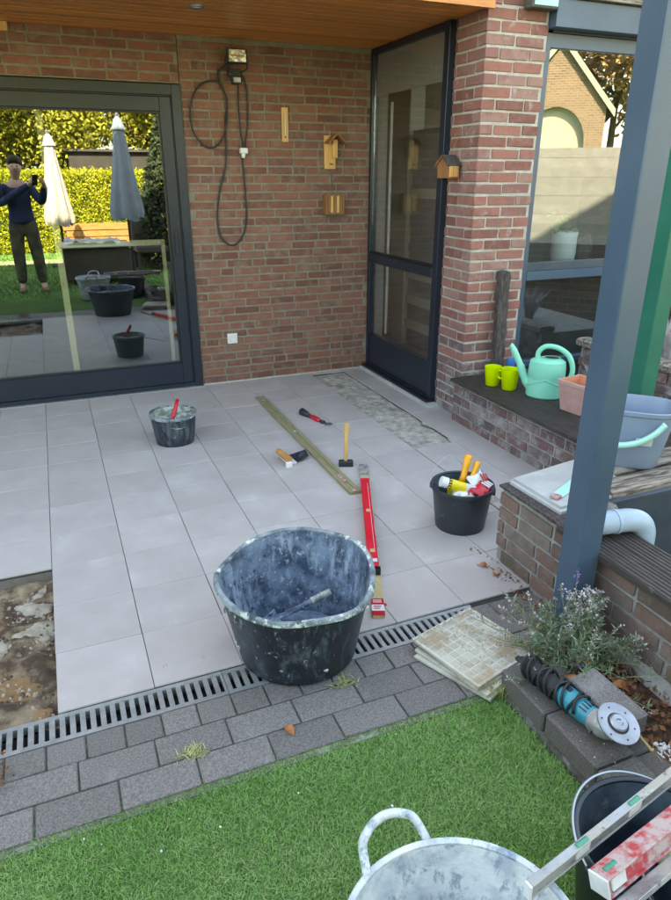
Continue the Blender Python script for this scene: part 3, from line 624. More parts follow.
for i in range(8):
    z0 = .22+i*.24; box('riser', M['cabinet_grey'], (.74, 1.3, -.15, .64, z0-.19, z0-.0355), st); 
    if i in (0, 1, 2, 5): box('tread', M['cabinet_cream'], (.72, 1.3, -.17, .65, z0-.035, z0+.0495), st)
    else: box('tread', M['cabinet_grey'], (.73, 1.3, -.16, .645, z0-.035, z0+.0495), st)
# ---------------------------------------------------------------- big front window (y = -1.42 plane)
fw = thing('front_window', 'big blue grey framed front window reflecting a sunlit gable', 'window', (1.5, -1.4, .3))
PF = M['post']; X0, X1 = .458, 2.85
box('frame_stile', PF, (X0, X0+.05, -1.430, -1.36, .31, 2.36), fw, ch=.002); box('frame_stile', PF, (X1, X1+.05, -1.43, -1.36, .31, 2.36), fw, ch=.002)
box('frame_head', PF, (X0+.051, X1-.001, -1.425, -1.36, 2.285, 2.36), fw, ch=.002)
box('head_gasket', M['frame_black'], (X0+.051, X1-.001, -1.437, -1.38, 2.361, 2.372), fw)
box('transom', PF, (X0+.051, X1-.001, -1.432, -1.36, .915, .975), fw, ch=.002)
box('pane_frame', M['panel_blue'], (X0+.051, X1-.001, -1.420, -1.37, .976, 1.03), fw, ch=.002)
box('frame_base', PF, (X0+.051, X1-.001, -1.428, -1.36, .31, .35), fw, ch=.002)
box('pane', M['glass_front'], (X0+.051, X1-.001, -1.405, -1.399, 1.031, 2.284), fw); box('pane', M['glass_front'], (X0+.051, X1-.001, -1.405, -1.399, .351, .914), fw)
bx = box('shutter_box', PF, (X0, X1+.05, -1.52, -1.36, 2.373, 2.515), None, ch=.003); tag(bx, 'blue grey roller shutter box above the big front window', 'shutter box')
gp = box('ledge_board', M['rotten'], (.53, X1+.05, -1.55, -1.362, 2.519, 2.545), None, ch=.003); tag(gp, 'flaking white ledge board above the shutter box', 'board')
structure(box('room_partition', M['interior_dark'], (.46, 3.2, -1.10, -1.08, .02, .95)))
# sill shelf, vase and bowl inside
shf = box('inner_sill', M['cabinet_cream'], (.51, 2.84, -1.355, -1.11, .94, .97)); tag(shf, 'inside windowsill of the big front window', 'windowsill')
va = thing('vase', 'white perforated vase with small green sprig behind the front window', 'vase', (.93, -1.27, .971))
MB().lathe([(.075, 0), (.088, .1), (.085, .2), (.09, .24), (.08, .24), (.075, .19), (.06, .02)], 24, (.93, -1.27, .971), cap0=True, cap1=True).build('pot', M['vase'], va, smooth=True)
P = np.array([(.90+rnd.uniform(-.10, .05), -1.27+rnd.uniform(-.04, .04), 1.21+rnd.uniform(0, .12)) for _ in range(60)]); V, Fq = leafquads(P, .05)
fastmesh('foliage', V, Fq, M['leaf_green'], va)
bo = MB().lathe([(.03, 0), (.06, .05), (.075, .13), (.06, .2), (.03, .24)], 20, (1.08, -1.28, .971), cap0=True, cap1=True).build('ornament', M['rattan'], smooth=True); tag(bo, 'dark rounded ornament beside the white vase', 'ornament')
# box light on the pier top
bl = thing('wall_box', 'small pale green wall box high on the brick pier', 'box', (.35, -1.47, 2.45))
box('housing', M['rattan'], (.262, .442, -1.545, -1.462, 2.452, 2.60), bl, ch=.004); box('face', M['mint_pale'], (.272, .434, -1.553, -1.5455, 2.462, 2.595), bl, ch=.002)

# ---------------------------------------------------------------- posts
po = thing('pergola_post', 'square blue grey steel post standing in the lavender', 'post', (-.907, -3.67, 0))
box('shaft', M['post'], (-.953, -.861, -3.716, -3.624, -.05, 2.9), po, ch=.004)
box('foot_plate', M['zinc'], (-.975, -.838, -3.738, -3.60, -.05, .008), po)
pg = thing('pergola_post', 'green square post behind the slate blue bucket', 'post', (.06, -2.93, .3))
box('shaft', M['post_green'], (.016, .103, -2.98, -2.893, .31, 2.9), pg, ch=.003)

# ---------------------------------------------------------------- drain, pavers, kerb
dn = thing('channel_drain', 'galvanised slotted drain channel along the terrace edge', 'drain', (-2, -3.4, 0))
box('trough', M['dark'], (-4.5, -1.14, -3.4650, -3.3465, -.11, -.055), dn)
for k in range(4):
    x0 = -4.11+k*1.0; x1 = x0+.998; gmb = MB()
    if x1 > -1.14: x1 = -1.14
    ya, yb = -3.4645, -3.3475
    gmb.box(x0, x1, ya, ya+.017, -.03, -.001); gmb.box(x0, x1, yb-.017, yb, -.03, -.001)
    n = int((x1-x0)/.03)
    for i in range(n+1):
        xa = x0+i*.03; xb = min(xa+.0165, x1)
        if xb > xa: gmb.box(xa, xb, ya+.0172, yb-.0172, -.012, -.0015)
    gmb.build('grating', M['zinc'], dn)
paving = box('paving', M['sand'], (-4.5, -.83, -3.80, -3.4655, -.119, -.010)); structure(paving)
pv = {}
def paver(x0, x1, y0, y1, z1=0, parent=None, m='paver', h=.06):
    L = round(x1-x0, 2); key = (L > .15, m)
    if key not in pv:
        r = []
        for k in range(4):
            o = MB().box(-.5*(.21 if key[0] else .105), .5*(.21 if key[0] else .105), -.0525, .0525, -h, 0, ch=.003).build('b', M[m], noorg=True)
            for v in o.data.vertices: v.co += Vector((rnd.uniform(-.001, .001), rnd.uniform(-.001, .001), rnd.uniform(-.0006, .0006)))
            o.data.name = 'paver'; r.append(o.data); bpy.data.objects.remove(o)
        pv[key] = r
    o = bpy.data.objects.new('paver', rnd.choice(pv[key])); col.objects.link(o); o.parent = parent or paving
    o.location = Vector(((x0+x1)/2, (y0+y1)/2, z1+rnd.uniform(-.002, .001)))-worldloc(parent or paving)
    o.rotation_euler = (rnd.uniform(-.008, .008), rnd.uniform(-.006, .006), rnd.uniform(-.006, .006))
    o.scale = ((x1-x0)/(.21 if key[0] else .105), (y1-y0)/.105, 1)
for xx in (-1.135, -1.022, -.909): paver(xx, xx+.105, -3.458, -3.352, -.012)
x = -3.90
while x < -.95: paver(x, x+.107, -3.560, -3.468); x += .112
x = -4.106
while x < -.95: paver(x, x+.213, -3.669, -3.564); x += .2175
x = -4.004
while x < -1.3: paver(x, x+.213, -3.778, -3.673); x += .2175
box('bedding', M['sand'], (-1.139, -.83, -3.4655, -3.3465, -.115, -.02), paving)
structure(box('ground_bed', M['soil'], (-1.10, -.82, -5.2, -3.80, -.119, .030)))
M['kerb_b'] = M['kerb']
kb = box('kerb', M['sand'], (-1.278, -1.101, -5.2, -3.785, -.119, .01)); structure(kb)
y = -3.79
for k in range(6):
    L = .21
    o = box('kerb_block', M['kerb'], (-1.285+rnd.uniform(-.004, .004), -1.145, y-L, y, .011, .088+rnd.uniform(-.003, .003)), kb, ch=.006)
    y -= L+.006
y = -3.80
for k in range(6):
    box('kerb_block', M['kerb'], (-1.140, -1.06, y-.2, y, -.05, .062+rnd.uniform(-.003, .003)), kb, ch=.006); y -= .206
lb = MB(); lb.m = Matrix.Translation((-1.118, -4.070, .09)) @ Euler((.02, -.05, .04)).to_matrix().to_4x4()
o = lb.box(-.0525, .0525, -.105, .105, 0, .072, ch=.005).build('concrete_block', M['paver']); tag(o, 'loose grey concrete block between the lavender and the grinder', 'block')
# ---------------------------------------------------------------- wall hung things
def R2(x, y, a): return (x*math.cos(a)-y*math.sin(a), x*math.sin(a)+y*math.cos(a))
fl = thing('floodlight', 'black halogen floodlight with sensor high on the brick wall', 'lamp', (-1.065, -.03, 2.28))
MB().loft([[( -1.065+sx*.070, -.115, 2.33+sz*.043) for sx, sz in ((-1,-1),(1,-1),(1,1),(-1,1))], [(-1.065+sx*.074, -.10, 2.33+sz*.047) for sx, sz in ((-1,-1),(1,-1),(1,1),(-1,1))], [(-1.065+sx*.058, -.045, 2.33+sz*.036) for sx, sz in ((-1,-1),(1,-1),(1,1),(-1,1))]]).build('housing', M['rubber'], fl)
box('reflector_glass', M['lampglass'], (-1.124, -1.006, -.1185, -.1155, 2.294, 2.366), fl)
MB().cyl((-1.115, -.1205, 2.33), (-1.015, -.1205, 2.33), .004).build('halogen_tube', M['orangewood'], fl)
for sx in (-1, 1): MB().tube([(-1.065+sx*.077, -.08, 2.33), (-1.065+sx*.077, -.07, 2.26), (-1.065+sx*.04, -.03, 2.24)], .005, 6).build('bracket_arm', M['rubber'], fl)
box('wall_plate', M['rubber'], (-1.115, -1.015, -.03, -.002, 2.215, 2.262), fl, ch=.004)
box('sensor', M['rubber'], (-1.098, -1.030, -.075, -.031, 2.165, 2.214), fl, ch=.006); box('sensor_lens', M['alu'], (-1.090, -1.038, -.082, -.0755, 2.172, 2.207), fl, ch=.004)
def smooth_path(p, k=6):
    out = []; n = len(p)
    for i in range(n-1):
        a, b, c, d = [Vector(p[max(0, min(n-1, i+j))]) for j in (-1, 0, 1, 2)]
        for s in range(k):
            t = s/k; out.append(.5*((2*b)+(c-a)*t+(2*a-5*b+4*c-d)*t*t+(3*b-a-3*c+d)*t**3))
    out.append(Vector(p[-1])); return out
def cable(name, pts, y=-.012, r=.0055, parent=None, m=None):
    return MB().tube(smooth_path([(x, y+.003*math.sin(i*2.1), z) for i, (x, z) in enumerate(pts)]), r, 7).build(name, m or M['rubber'], parent, smooth=True)
cw = thing('extension_cable', 'black cable hanging in loops from the floodlight with white plug', 'cable', (-1.15, -.01, 1.09))
cable('loop', [(-1.09, 2.235), (-1.114, 2.287), (-1.173, 2.241), (-1.185, 2.19), (-1.269, 2.176), (-1.343, 2.124), (-1.390, 2.03), (-1.396, 1.904), (-1.355, 1.809), (-1.28, 1.759), (-1.205, 1.786), (-1.155, 1.878), (-1.133, 1.994), (-1.14, 2.101), (-1.175, 2.175), (-1.18, 2.25)], -.024, .0062, cw)
cable('hanging_cable', [(-1.18, 2.25), (-1.171, 2.168), (-1.128, 2.07), (-1.148, 1.942), (-1.151, 1.832), (-1.163, 1.647), (-1.222, 1.464), (-1.250, 1.269), (-1.227, 1.14), (-1.146, 1.086), (-1.065, 1.146), (-1.026, 1.3), (-1.030, 1.545), (-1.039, 1.715)], -.012, .0062, cw)
cable('hanging_cable', [(-1.013, 1.79), (-.992, 1.881), (-.980, 2.075), (-.995, 2.20), (-1.028, 2.24)], -.014, .0055, cw)
cable('hanging_cable', [(-1.036, 2.22), (-1.048, 2.073), (-1.044, 1.88), (-1.031, 1.79)], -.018, .0055, cw)
plg = box('plug', M['white'], (-1.058, -1.002, -.055, -.008, 1.722, 1.762), cw, ch=.006); MB().cyl((-1.03, -.03, 1.722), (-1.035, -.03, 1.695), .017, .012).build('plug_sleeve', M['white'], plg)
MB().cyl((-1.025, -.03, 1.763), (-1.022, -.03, 1.80), .019, .012).build('plug_top', M['rubber'], plg)
tm_ = thing('thermometer', 'narrow pine thermometer on the brick wall', 'thermometer', (-.70, -.01, 1.80))
box('backing_board', M['pine'], (-.726, -.676, -.014, -.002, 1.806, 2.036), tm_, ch=.002)
MB().cyl((-.701, -.017, 1.845), (-.701, -.017, 2.00), .0028, n=8).build('glass_tube', M['white'], tm_); MB().cyl((-.701, -.017, 1.833), (-.701, -.017, 1.846), .006, n=10).build('bulb', M['red_plain'], tm_)
sc_ = MB(); [sc_.box(-.716, -.708+(.003 if k % 5 else .006)-.003, -.0155, -.0142, 1.85+k*.0075, 1.8515+k*.0075) for k in range(20)]; sc_.build('scale_marks', M['black'], tm_)
MB().tube([(-.701, -.008, 2.036), (-.701, -.008, 2.058)], .002, 6).build('nail', M['steel'], tm_)
bf = thing('bird_feeder', 'small pine bird feeder with pitched roof on the brick wall', 'bird feeder', (-.35, -.01, 1.62))
box('backing_board', M['pine'], (-.392, -.300, -.020, -.003, 1.622, 1.858), bf, ch=.002)
for s in (-1, 1):
    b = MB(); b.m = Matrix.Translation((-.318, -.06, 1.868)) @ Matrix.Rotation(s*math.radians(42), 4, 'Y'); b.box(0 if s > 0 else -.098, .098 if s > 0 else 0, -.05, .048, -.006, .006, ch=.001); b.build('roof_board', M['pine_dark'], bf)
box('perch_block', M['pine'], (-.335, -.297, -.055, -.0205, 1.70, 1.83), bf, ch=.002); MB().cyl((-.345, -.02, 1.66), (-.345, -.07, 1.655), .005, n=8).build('perch', M['pine_dark'], bf)
MB().cyl((-.346, -.012, 1.858), (-.346, -.012, 1.895), .002, n=6).build('hook', M['steel'], bf)
ib = thing('insect_box', 'small brown wooden insect box hanging lowest on the brick wall', 'insect box', (-.32, -.03, 1.29))
box('back_board', M['pine_dark'], (-.400, -.250, -.012, -.003, 1.295, 1.440), ib)
for (a, b, c, d) in ((-.402, -.390, 1.293, 1.442), (-.260, -.248, 1.293, 1.442), (-.3895, -.2605, 1.430, 1.442), (-.3895, -.2605, 1.293, 1.305)): box('side_board', M['pine_dark'], (a, b, -.075, -.0125, c, d), ib, ch=.001)
for k in range(5): box('slat', M['pine'] if k % 2 else M['pine_dark'], (-.386+k*.0255, -.364+k*.0255, -.068, -.05, 1.306, 1.429), ib, ch=.001)
MB().tube([(-.325, -.03, 1.442), (-.327, -.008, 1.52), (-.33, -.006, 1.60)], .0015, 5).build('string', M['rubber'], ib)
so = thing('wall_socket', 'white wall socket low on the brick wall', 'socket', (-1.19, -.01, .33))
box('cover_plate', M['white'], (-1.230, -1.150, -.014, -.001, .330, .410), so, ch=.003); MB().lathe([(.024, 0), (.026, .004), (.024, .006), (.022, .003)], 20).build('x', M['white_dirty']) if False else None
rg = MB(); rg.m = Matrix.Translation((-1.19, -.0145, .370)) @ Matrix.Rotation(PI/2, 4, 'X'); rg.lathe([(.028, 0), (.028, .006), (.021, .006), (.020, -.004)], 20, cap1=True); rg.build('socket_ring', M['white_dirty'], so)
for s in (-1, 1): MB().cyl((-1.19+s*.009, -.012, .370), (-1.19+s*.009, -.0103-.003, .370), .003, n=8).build('pin_hole', M['black'], so)
# bird house on the side of the pier
bh = thing('bird_house', 'little wooden bird house hanging on the side of the brick pier', 'bird house', (-.04, -1.24, 1.55))
X_ = M['pine_dark']
pts = [(-.045, -.055, 0), (.045, -.055, 0), (.045, .055, 0), (-.045, .055, 0)]
b = MB(); b.m = Matrix.Translation((-.045, -1.25, 1.56)) @ Matrix.Rotation(.15, 4, 'Z')
b.loft([[( -.04, -.055, 0), (.04, -.055, 0), (.04, .055, 0), (-.04, .055, 0)], [(-.04, -.055, .075), (.04, -.055, .075), (.04, .055, .075), (-.04, .055, .075)], [(-.04, -.002, .125), (.04, -.002, .125), (.04, .002, .125), (-.04, .002, .125)]]); b.build('house_body', M['pine_dark'], bh)
for s in (-1, 1):
    b = MB(); b.m = Matrix.Translation((-.045, -1.25, 1.692)) @ Matrix.Rotation(.15, 4, 'Z') @ Matrix.Rotation(-s*math.radians(44), 4, 'X'); b.box(-.055, .055, 0 if s > 0 else -.088, .088 if s > 0 else 0, -.004, .004); b.build('roof_board', M['old_wood'] if s < 0 else M['pine_dark'], bh)
b = MB(); b.m = Matrix.Translation((-.045, -1.25, 1.56)) @ Matrix.Rotation(.15, 4, 'Z'); b.box(-.036, .036, -.062, -.0555, .008, .07); b.build('front_panel', M['pine'], bh)
for k in range(4):
    b = MB(); b.m = Matrix.Translation((-.045, -1.25, 1.56)) @ Matrix.Rotation(.15, 4, 'Z'); b.box(-.03+k*.017, -.021+k*.017, -.066, -.0622, .01, .068); b.build('slat', M['orangewood'], bh)
MB().tube([(-.045, -1.25, 1.69), (-.01, -1.265, 1.76), (.02, -1.285, 1.84)], .0018, 5).build('string', M['pine_dark'], bh)
# downlight in the ceiling
dl = thing('downlight', 'round chrome downlight set in the wooden porch ceiling', 'lamp', (-1.489, -.868, 2.43))
b = MB(); b.lathe([(.024, .0), (.042, -.002), (.044, .004), (.044, .008)], 24, (-1.489, -.868, 2.437)); b.build('trim_ring', M['steel'], dl, smooth=True)
MB().lathe([(.023, .0), (.0, .004)], 20, (-1.489, -.868, 2.439)).build('lens', M['white'], dl)

# ---------------------------------------------------------------- tubs and buckets
def tub(name, label, cat, c, r0, r1, h, rim, mo, mi, group=None, wob=None, thick=.006, n=56, mr=None, fill=None, tilt=None):
    t = thing(name, label, cat, c, 0, group)
    out = MB(); pr = [(r0*.93, 0), (r0, .008)]+[(r0+(r1-r0)*k/8, .008+(h-.012)*k/8) for k in range(1, 9)]
    xf = Matrix.Translation(c) @ (tilt or Matrix.Identity(4)); out.m = xf
    out.lathe(pr, n, wob=wob, cap0=True); out.build('outer_shell', mo, t, smooth=.9)
    ins = MB(); ins.m = xf
    pr = [(r1-thick, h-.006)]+[(r0+(r1-r0)*k/8-thick, .012+(h-.012)*k/8) for k in range(7, -1, -1)]+[(r0*.5, .010), (.001, .012)]
    ins.lathe(pr, n, wob=wob); ins.build('inner_shell', mi, t, smooth=.9)
    rm_ = MB(); rm_.m = xf
    pr = [(r1-thick, h-.008), (r1-thick, h), (r1, h+.004), (r1+rim*.7, h+.003), (r1+rim, h-.004), (r1+rim, h-.014), (r1+rim-.004, h-.016), (r1-.001, h-.010)]
    rm_.lathe(pr, n, wob=wob); rm_.build('rim', mr or mo, t, smooth=.9)
    return t
def wobbig(r, z, t):
    k = z/.33
    e = .012*math.cos(2*(t-1.0))*k
    sp = math.exp(-((math.atan2(math.sin(t+1.25), math.cos(t+1.25)))/.45)**2)*k
    sp2 = math.exp(-((math.atan2(math.sin(t-2.35), math.cos(t-2.35)))/.5)**2)*k
    return r+e+.014*sp+.004*math.sin(5*t)*k, z-.012*sp*k-.014*sp2*k+.002*math.sin(7*t)*k
BT = Vector((-1.824, -3.330, .001))
bt = tub('mixing_tub', 'big black mortar mixing tub caked with cement standing on the terrace drain', 'tub', BT, .207, .274, .325, .012, M['black_tub'], M['tub_inside'], wob=wobbig, mr=M['tub_rim'], n=72)
b = MB(); b.lathe([(.19, .018), (.12, .024), (.03, .020), (.001, .021)], 40, BT); b.build('cement_crust', M['tub_inside'], bt, smooth=True)
V_ = []; F_ = []
for k in range(34):
    drip = k > 12; a_ = rnd.uniform(PI*.9, PI*1.95); z_ = rnd.uniform(.22, .30) if drip else rnd.uniform(.03, .31); rr_ = .207+(.274-.207)*z_/.325+.002; s_ = rnd.uniform(.002, .010)*(1 if k > 5 else 1.6); q_ = Vector((math.cos(a_), math.sin(a_), 0)); w_ = Vector((-q_.y, q_.x, 0)); n0 = len(V_); o_ = BT+q_*rr_+Vector((0, 0, z_))
    ring = [o_+w_*s_*math.cos(t_)*rnd.uniform(.6, 1.2)*1.3+Vector((0, 0, 1))*s_*(3.2 if drip else 1)*math.sin(t_)*rnd.uniform(.6, 1.2)-q_*.003 for t_ in [2*PI*m_/8 for m_ in range(8)]]
    V_ += ring+[o_+w_*s_*.5*math.cos(t_)+Vector((0, 0, 1))*s_*(2.2 if drip else .5)*math.sin(t_)+q_*(.0025+(.0 if not drip else .001)) for t_ in [2*PI*m_/8 for m_ in range(8)]]
    F_ += [(n0+m_, n0+(m_+1) % 8, n0+8+(m_+1) % 8, n0+8+m_) for m_ in range(8)]+[(n0+8, n0+9, n0+10, n0+11), (n0+8, n0+11, n0+12, n0+15), (n0+12, n0+13, n0+14, n0+15)]
stuff(fastmesh('cement_splash', np.array([tuple(v) for v in V_]), np.array(F_), M['tub_rim'], bt))
stick = MB(); stick.m = Matrix.Translation(BT+Vector((.03, .085, .10))) @ Matrix.Rotation(.02, 4, 'Z') @ Matrix.Rotation(-.28, 4, 'Y'); stick.box(-.11, .06, -.012, .012, -.004, .006, ch=.002)
sk = thing('trowel', 'cement covered trowel lying inside the big black mixing tub', 'trowel', BT+Vector((0, -.05, .08)))
stick.build('tang', M['tub_inside'], sk); b = MB(); b.m = Matrix.Translation(BT+Vector((.085, .086, .116))) @ Matrix.Rotation(.02, 4, 'Z') @ Matrix.Rotation(-.28, 4, 'Y'); b.cyl((0, 0, 0), (.08, 0, 0), .015, .013, 12); b.build('handle', M['wet_mix'], sk)
b = MB(); b.m = Matrix.Translation(BT+Vector((-.09, .082, .068))) @ Matrix.Rotation(.02, 4, 'Z') @ Matrix.Rotation(-.28, 4, 'Y'); b.quads([(-.09, 0, 0), (.05, .055, 0), (.05, -.055, 0), (-.09, 0, .003), (.05, .055, .003), (.05, -.055, .003)], [(2, 1, 0), (3, 4, 5), (0, 1, 4, 3), (1, 2, 5, 4), (2, 0, 3, 5)]); b.build('blade', M['tub_inside'], sk)
sb = tub('mortar_bucket', 'small cement splashed black bucket near the door with a red handle sticking out', 'bucket', (-1.875, -1.145, .001), .118, .142, .20, .006, M['black_tub'], M['wet_mix'], mr=M['tub_rim'])
def lump(r, z, t): return r*(1+.05*math.sin(3*t)), z+.012*math.sin(2*t+1)*(r/.13)+.006*math.sin(5*t)
MB().lathe([(.133, .150), (.11, .168), (.06, .172), (.001, .160)], 40, (-1.875, -1.145, 0), wob=lump).build('mortar_fill', M['wet_mix'], sb, smooth=True)
rs = thing('scraper', 'red handled tool stuck upright in the small mortar bucket', 'scraper', (-1.89, -1.20, .16))
MB().tube([(-1.905, -1.235, .165), (-1.885, -1.215, .20), (-1.862, -1.19, .245), (-1.842, -1.165, .288)], [.006, .013, .014, .011], 10).build('handle', M['red_plain'], rs, smooth=True)
MB().cyl((-1.925, -1.25, .135), (-1.903, -1.233, .17), .004, .004, 8).build('shank', M['steel'], rs)
rod = MB().cyl((-1.76, -1.10, .185), (-1.565, -.985, .150), .004, .004, 8).build('steel_rod', M['steel']); tag(rod, 'thin steel rod poking out over the rim of the small mortar bucket', 'rod')
# black bucket full of cartridges
bbk = tub('bucket', 'clean black bucket filled with sealant tubes and bags beside the low wall', 'bucket', (-.797, -2.781, .001), .118, .143, .222, .008, M['bucket'], M['bucket_in'])
BC = Vector((-.797, -2.781, 0))
def wr(c, pts): return [tuple(c+Vector(p)) for p in pts]
for s in (-1, 1):
    e = MB(); e.m = Matrix.Translation(BC+Vector((s*.11, -s*.09, .205))) @ Matrix.Rotation(-.7, 4, 'Z'); e.box(-.012, .012, -.012, .012, -.018, .012, ch=.003); e.build('handle_lug', M['bucket'], bbk)
MB().tube(smooth_path(wr(BC, [(.105, .10, .21), (.05, .10, .285), (-.02, .11, .33), (-.09, .12, .26), (-.10, .11, .22)])), .0018, 6).build('wire_handle', M['wire'], bbk)
def cartridge(name, label, a, b_, r, m1, mband, mtip):
    t = thing(name, label, 'sealant tube', a); a = Vector(a); b_ = Vector(b_); d = (b_-a)
    MB().tube([a, a+d*.18], [r*.98, r], 16).build('end_cap', m1, t, smooth=.6); MB().tube([a+d*.181, a+d*.26], r*1.01, 16).build('dark_band', M['black'], t, smooth=.6)
    MB().tube([a+d*.261, a+d*.66], r, 16).build('label_band', mband, t, smooth=.6); MB().tube([a+d*.661, a+d*.95, a+d], [r, r, r*.5], 16).build('body', mtip, t, smooth=.6)
    for k in range(5):
        dd = d.normalized(); q = dd.orthogonal().normalized(); mk = MB(); c0 = a+d*(.20+.0)+q*0
        ang = 1.2+k*.5; w = dd.cross(q); p = a+d*.22+(q*math.cos(ang)+w*math.sin(ang))*(r*1.012)
        mk.cyl(p-dd*.004, p+dd*.004, .003, .003, 6); mk.build('label_mark', M['yellow'], t)
cartridge('sealant_tube', 'white sealant cartridge with yellow label in the clean black bucket', BC+Vector((-.125, -.005, .262)), BC+Vector((.035, -.065, .205)), .026, M['white'], M['yellow'], M['white_dirty'])
def handle_gun(label, a, b_, r):
    t = thing('brush_handle', label, 'tool handle', a); a = Vector(a); b_ = Vector(b_)
    MB().tube([a, a.lerp(b_, .25), a.lerp(b_, .6), a.lerp(b_, .92), b_], [r*1.2, r*.85, r, r*1.25, r*.8], 12).build('grip', M['orange'], t, smooth=True); MB().cyl(a+(a-b_)*.4, a, .004, .005, 8).build('shank', M['steel'], t)
handle_gun('thick orange tool handle standing tallest in the clean black bucket', BC+Vector((.005, .015, .222)), BC+Vector((.055, .05, .345)), .017)
handle_gun('shorter orange tool handle leaning right in the clean black bucket', BC+Vector((.05, .005, .235)), BC+Vector((.10, .035, .308)), .014)
def bag(label, c, rz, rx, w, l, h, m1, m2):
    t = thing('powder_bag', label, 'bag', c); mt = Matrix.Translation(c) @ Euler((rx, 0, rz)).to_matrix().to_4x4(); secs = []
    nx = 10
    for i in range(nx+1):
        u = i/nx; x = (u-.5)*l; th = h*(math.sin(PI*u)**.5)+.003; ww = w*(1-.12*math.sin(PI*u)); secs.append([(x, math.cos(a)*ww/2+.004*math.sin(5*u*3+a), math.sin(a)*th/2+.004*math.sin(9*u+3*a)) for a in [2*PI*k/14 for k in range(14)]])
    b = MB(); b.m = mt; b.loft(secs[:5], True, False); b.build('bag_end', m1, t, smooth=True); b = MB(); b.m = mt; b.loft(secs[4:], False, True); b.build('bag_body', m2, t, smooth=True)
    for k in range(3):
        b = MB(); b.m = mt; z_ = h/2+.0055; b.box(.02+k*.018, .028+k*.018, -.025, .02-k*.006, z_-.004, z_); b.build('print_mark', M['red_plain'] if m2 is M['white'] else M['white'], t)
bag('red and white packet leaning at the back right of the clean black bucket', BC+Vector((.078, -.005, .232)), .45, .9, .075, .13, .022, M['white'], M['white']) 
bag('red packet lying on top at the front of the clean black bucket', BC+Vector((.055, -.075, .218)), .55, .35, .075, .12, .03, M['red_plain'], M['red_plain'])
bag('crumpled white and dark packet at the front left of the clean black bucket', BC+Vector((-.035, -.06, .205)), -.5, .2, .06, .10, .03, M['white_dirty'], M['white'])
box('filler', M['yellow'], (BC.x-.03, BC.x+.02, BC.y-.03, BC.y+.08, .13, .18), bbk)
# clear plastic scrap behind the bucket
vs = []; fs = []
for j in range(7):
    for i in range(9): vs.append((-.60+i*.018+.003*math.sin(j*2), -2.66+j*.018, .004+.010*abs(math.sin(i*1.3+j*.9))))
for j in range(6):
    for i in range(8): a = j*9+i; fs.append((a, a+1, a+10, a+9))
tag(MB().quads(vs, fs).build('plastic_film', M['clear_plastic'], smooth=True), 'crumpled clear plastic film on the tiles between black bucket and low wall', 'film')

# white grey tub at the bottom edge
WT = Vector((-1.945, -4.580, .0))
def wobw(r, z, t): return r+.004*math.sin(3*t+1)*(z/.3), z+.003*math.sin(2*t)*(z/.3)
wt = tub('mortar_tub', 'grey white cement covered tub with loop handle standing on the artificial grass', 'tub', WT, .165, .222, .298, .008, M['white_tub'], M['white_tub'], wob=wobw, mr=M['white_tub'], n=64)
def loop_handle(ang, half=.34, reach=.105, name='loop_handle'):
    p = []
    for k in range(9):
        u = k/8; th = ang-half+2*half*u; s = math.sin(PI*u)**.45 if 0 < u < 1 else 0
        p.append(tuple(WT+Vector(((.228+reach*s*.55)*math.cos(th*1.0), (.228+reach*s*.55)*math.sin(th), .292+reach*s*.62))))
    MB().tube(smooth_path(p, 5), .0095, 10).build(name, M['white_tub'], wt, smooth=True)
loop_handle(math.radians(97), .33, .085); loop_handle(math.radians(-83), .33, .085)
MB().lathe([(.160, .045), (.08, .052), (.001, .05)], 40, WT).build('cement_crust', M['white_tub'], wt, smooth=True)
# nested black buckets bottom right
NB = Vector((-1.455, -4.540, .0))
tl = Matrix.Rotation(.03, 4, 'X')
nb = tub('bucket', 'outer worn black bucket on the artificial grass carrying spirit levels', 'bucket', NB, .125, .160, .285, .007, M['bucket'], M['bucket_in'])
p = [tuple(NB+Vector((.168*math.cos(a), .168*math.sin(a), .275+.030*math.sin((a-.6)/2.5*PI)))) for a in [.62+k*.25 for k in range(11)]]
MB().tube(smooth_path(p, 4), .0032, 8).build('wire_handle', M['wire'], nb, smooth=True)
for a in (.62, 3.12):
    e = MB(); e.m = Matrix.Translation(NB+Vector((.166*math.cos(a), .166*math.sin(a), .26))) @ Matrix.Rotation(a, 4, 'Z'); e.box(-.006, .008, -.016, .016, -.02, .022, ch=.003); e.build('handle_lug', M['bucket'], nb)
n2 = tub('bucket', 'front black bucket with wire rim half under the spirit levels at the picture corner', 'bucket', NB+Vector((.06, -.13, -.0)), .115, .150, .245, .006, M['bucket'], M['bucket_in'])
p = [tuple(NB+Vector((.06, -.13, 0))+Vector((.157*math.cos(a), .157*math.sin(a), .255))) for a in [1.0+k*.22 for k in range(11)]]
MB().tube(smooth_path(p, 4), .003, 8).build('wire_handle', M['wire'], n2, smooth=True)
sp = MB(); sp.m = Matrix.Translation(NB+Vector((.085, -.015, .235))) @ Euler((.25, .3, -.5)).to_matrix().to_4x4(); tag(sp.box(-.07, .07, -.035, .035, -.03, .03, ch=.008).build('sponge', pm('sponge', (.62, .52, .30), (.72, .64, .42), 30, .95, .8, 120)), 'pale yellow sponge inside the worn black buckets', 'sponge')
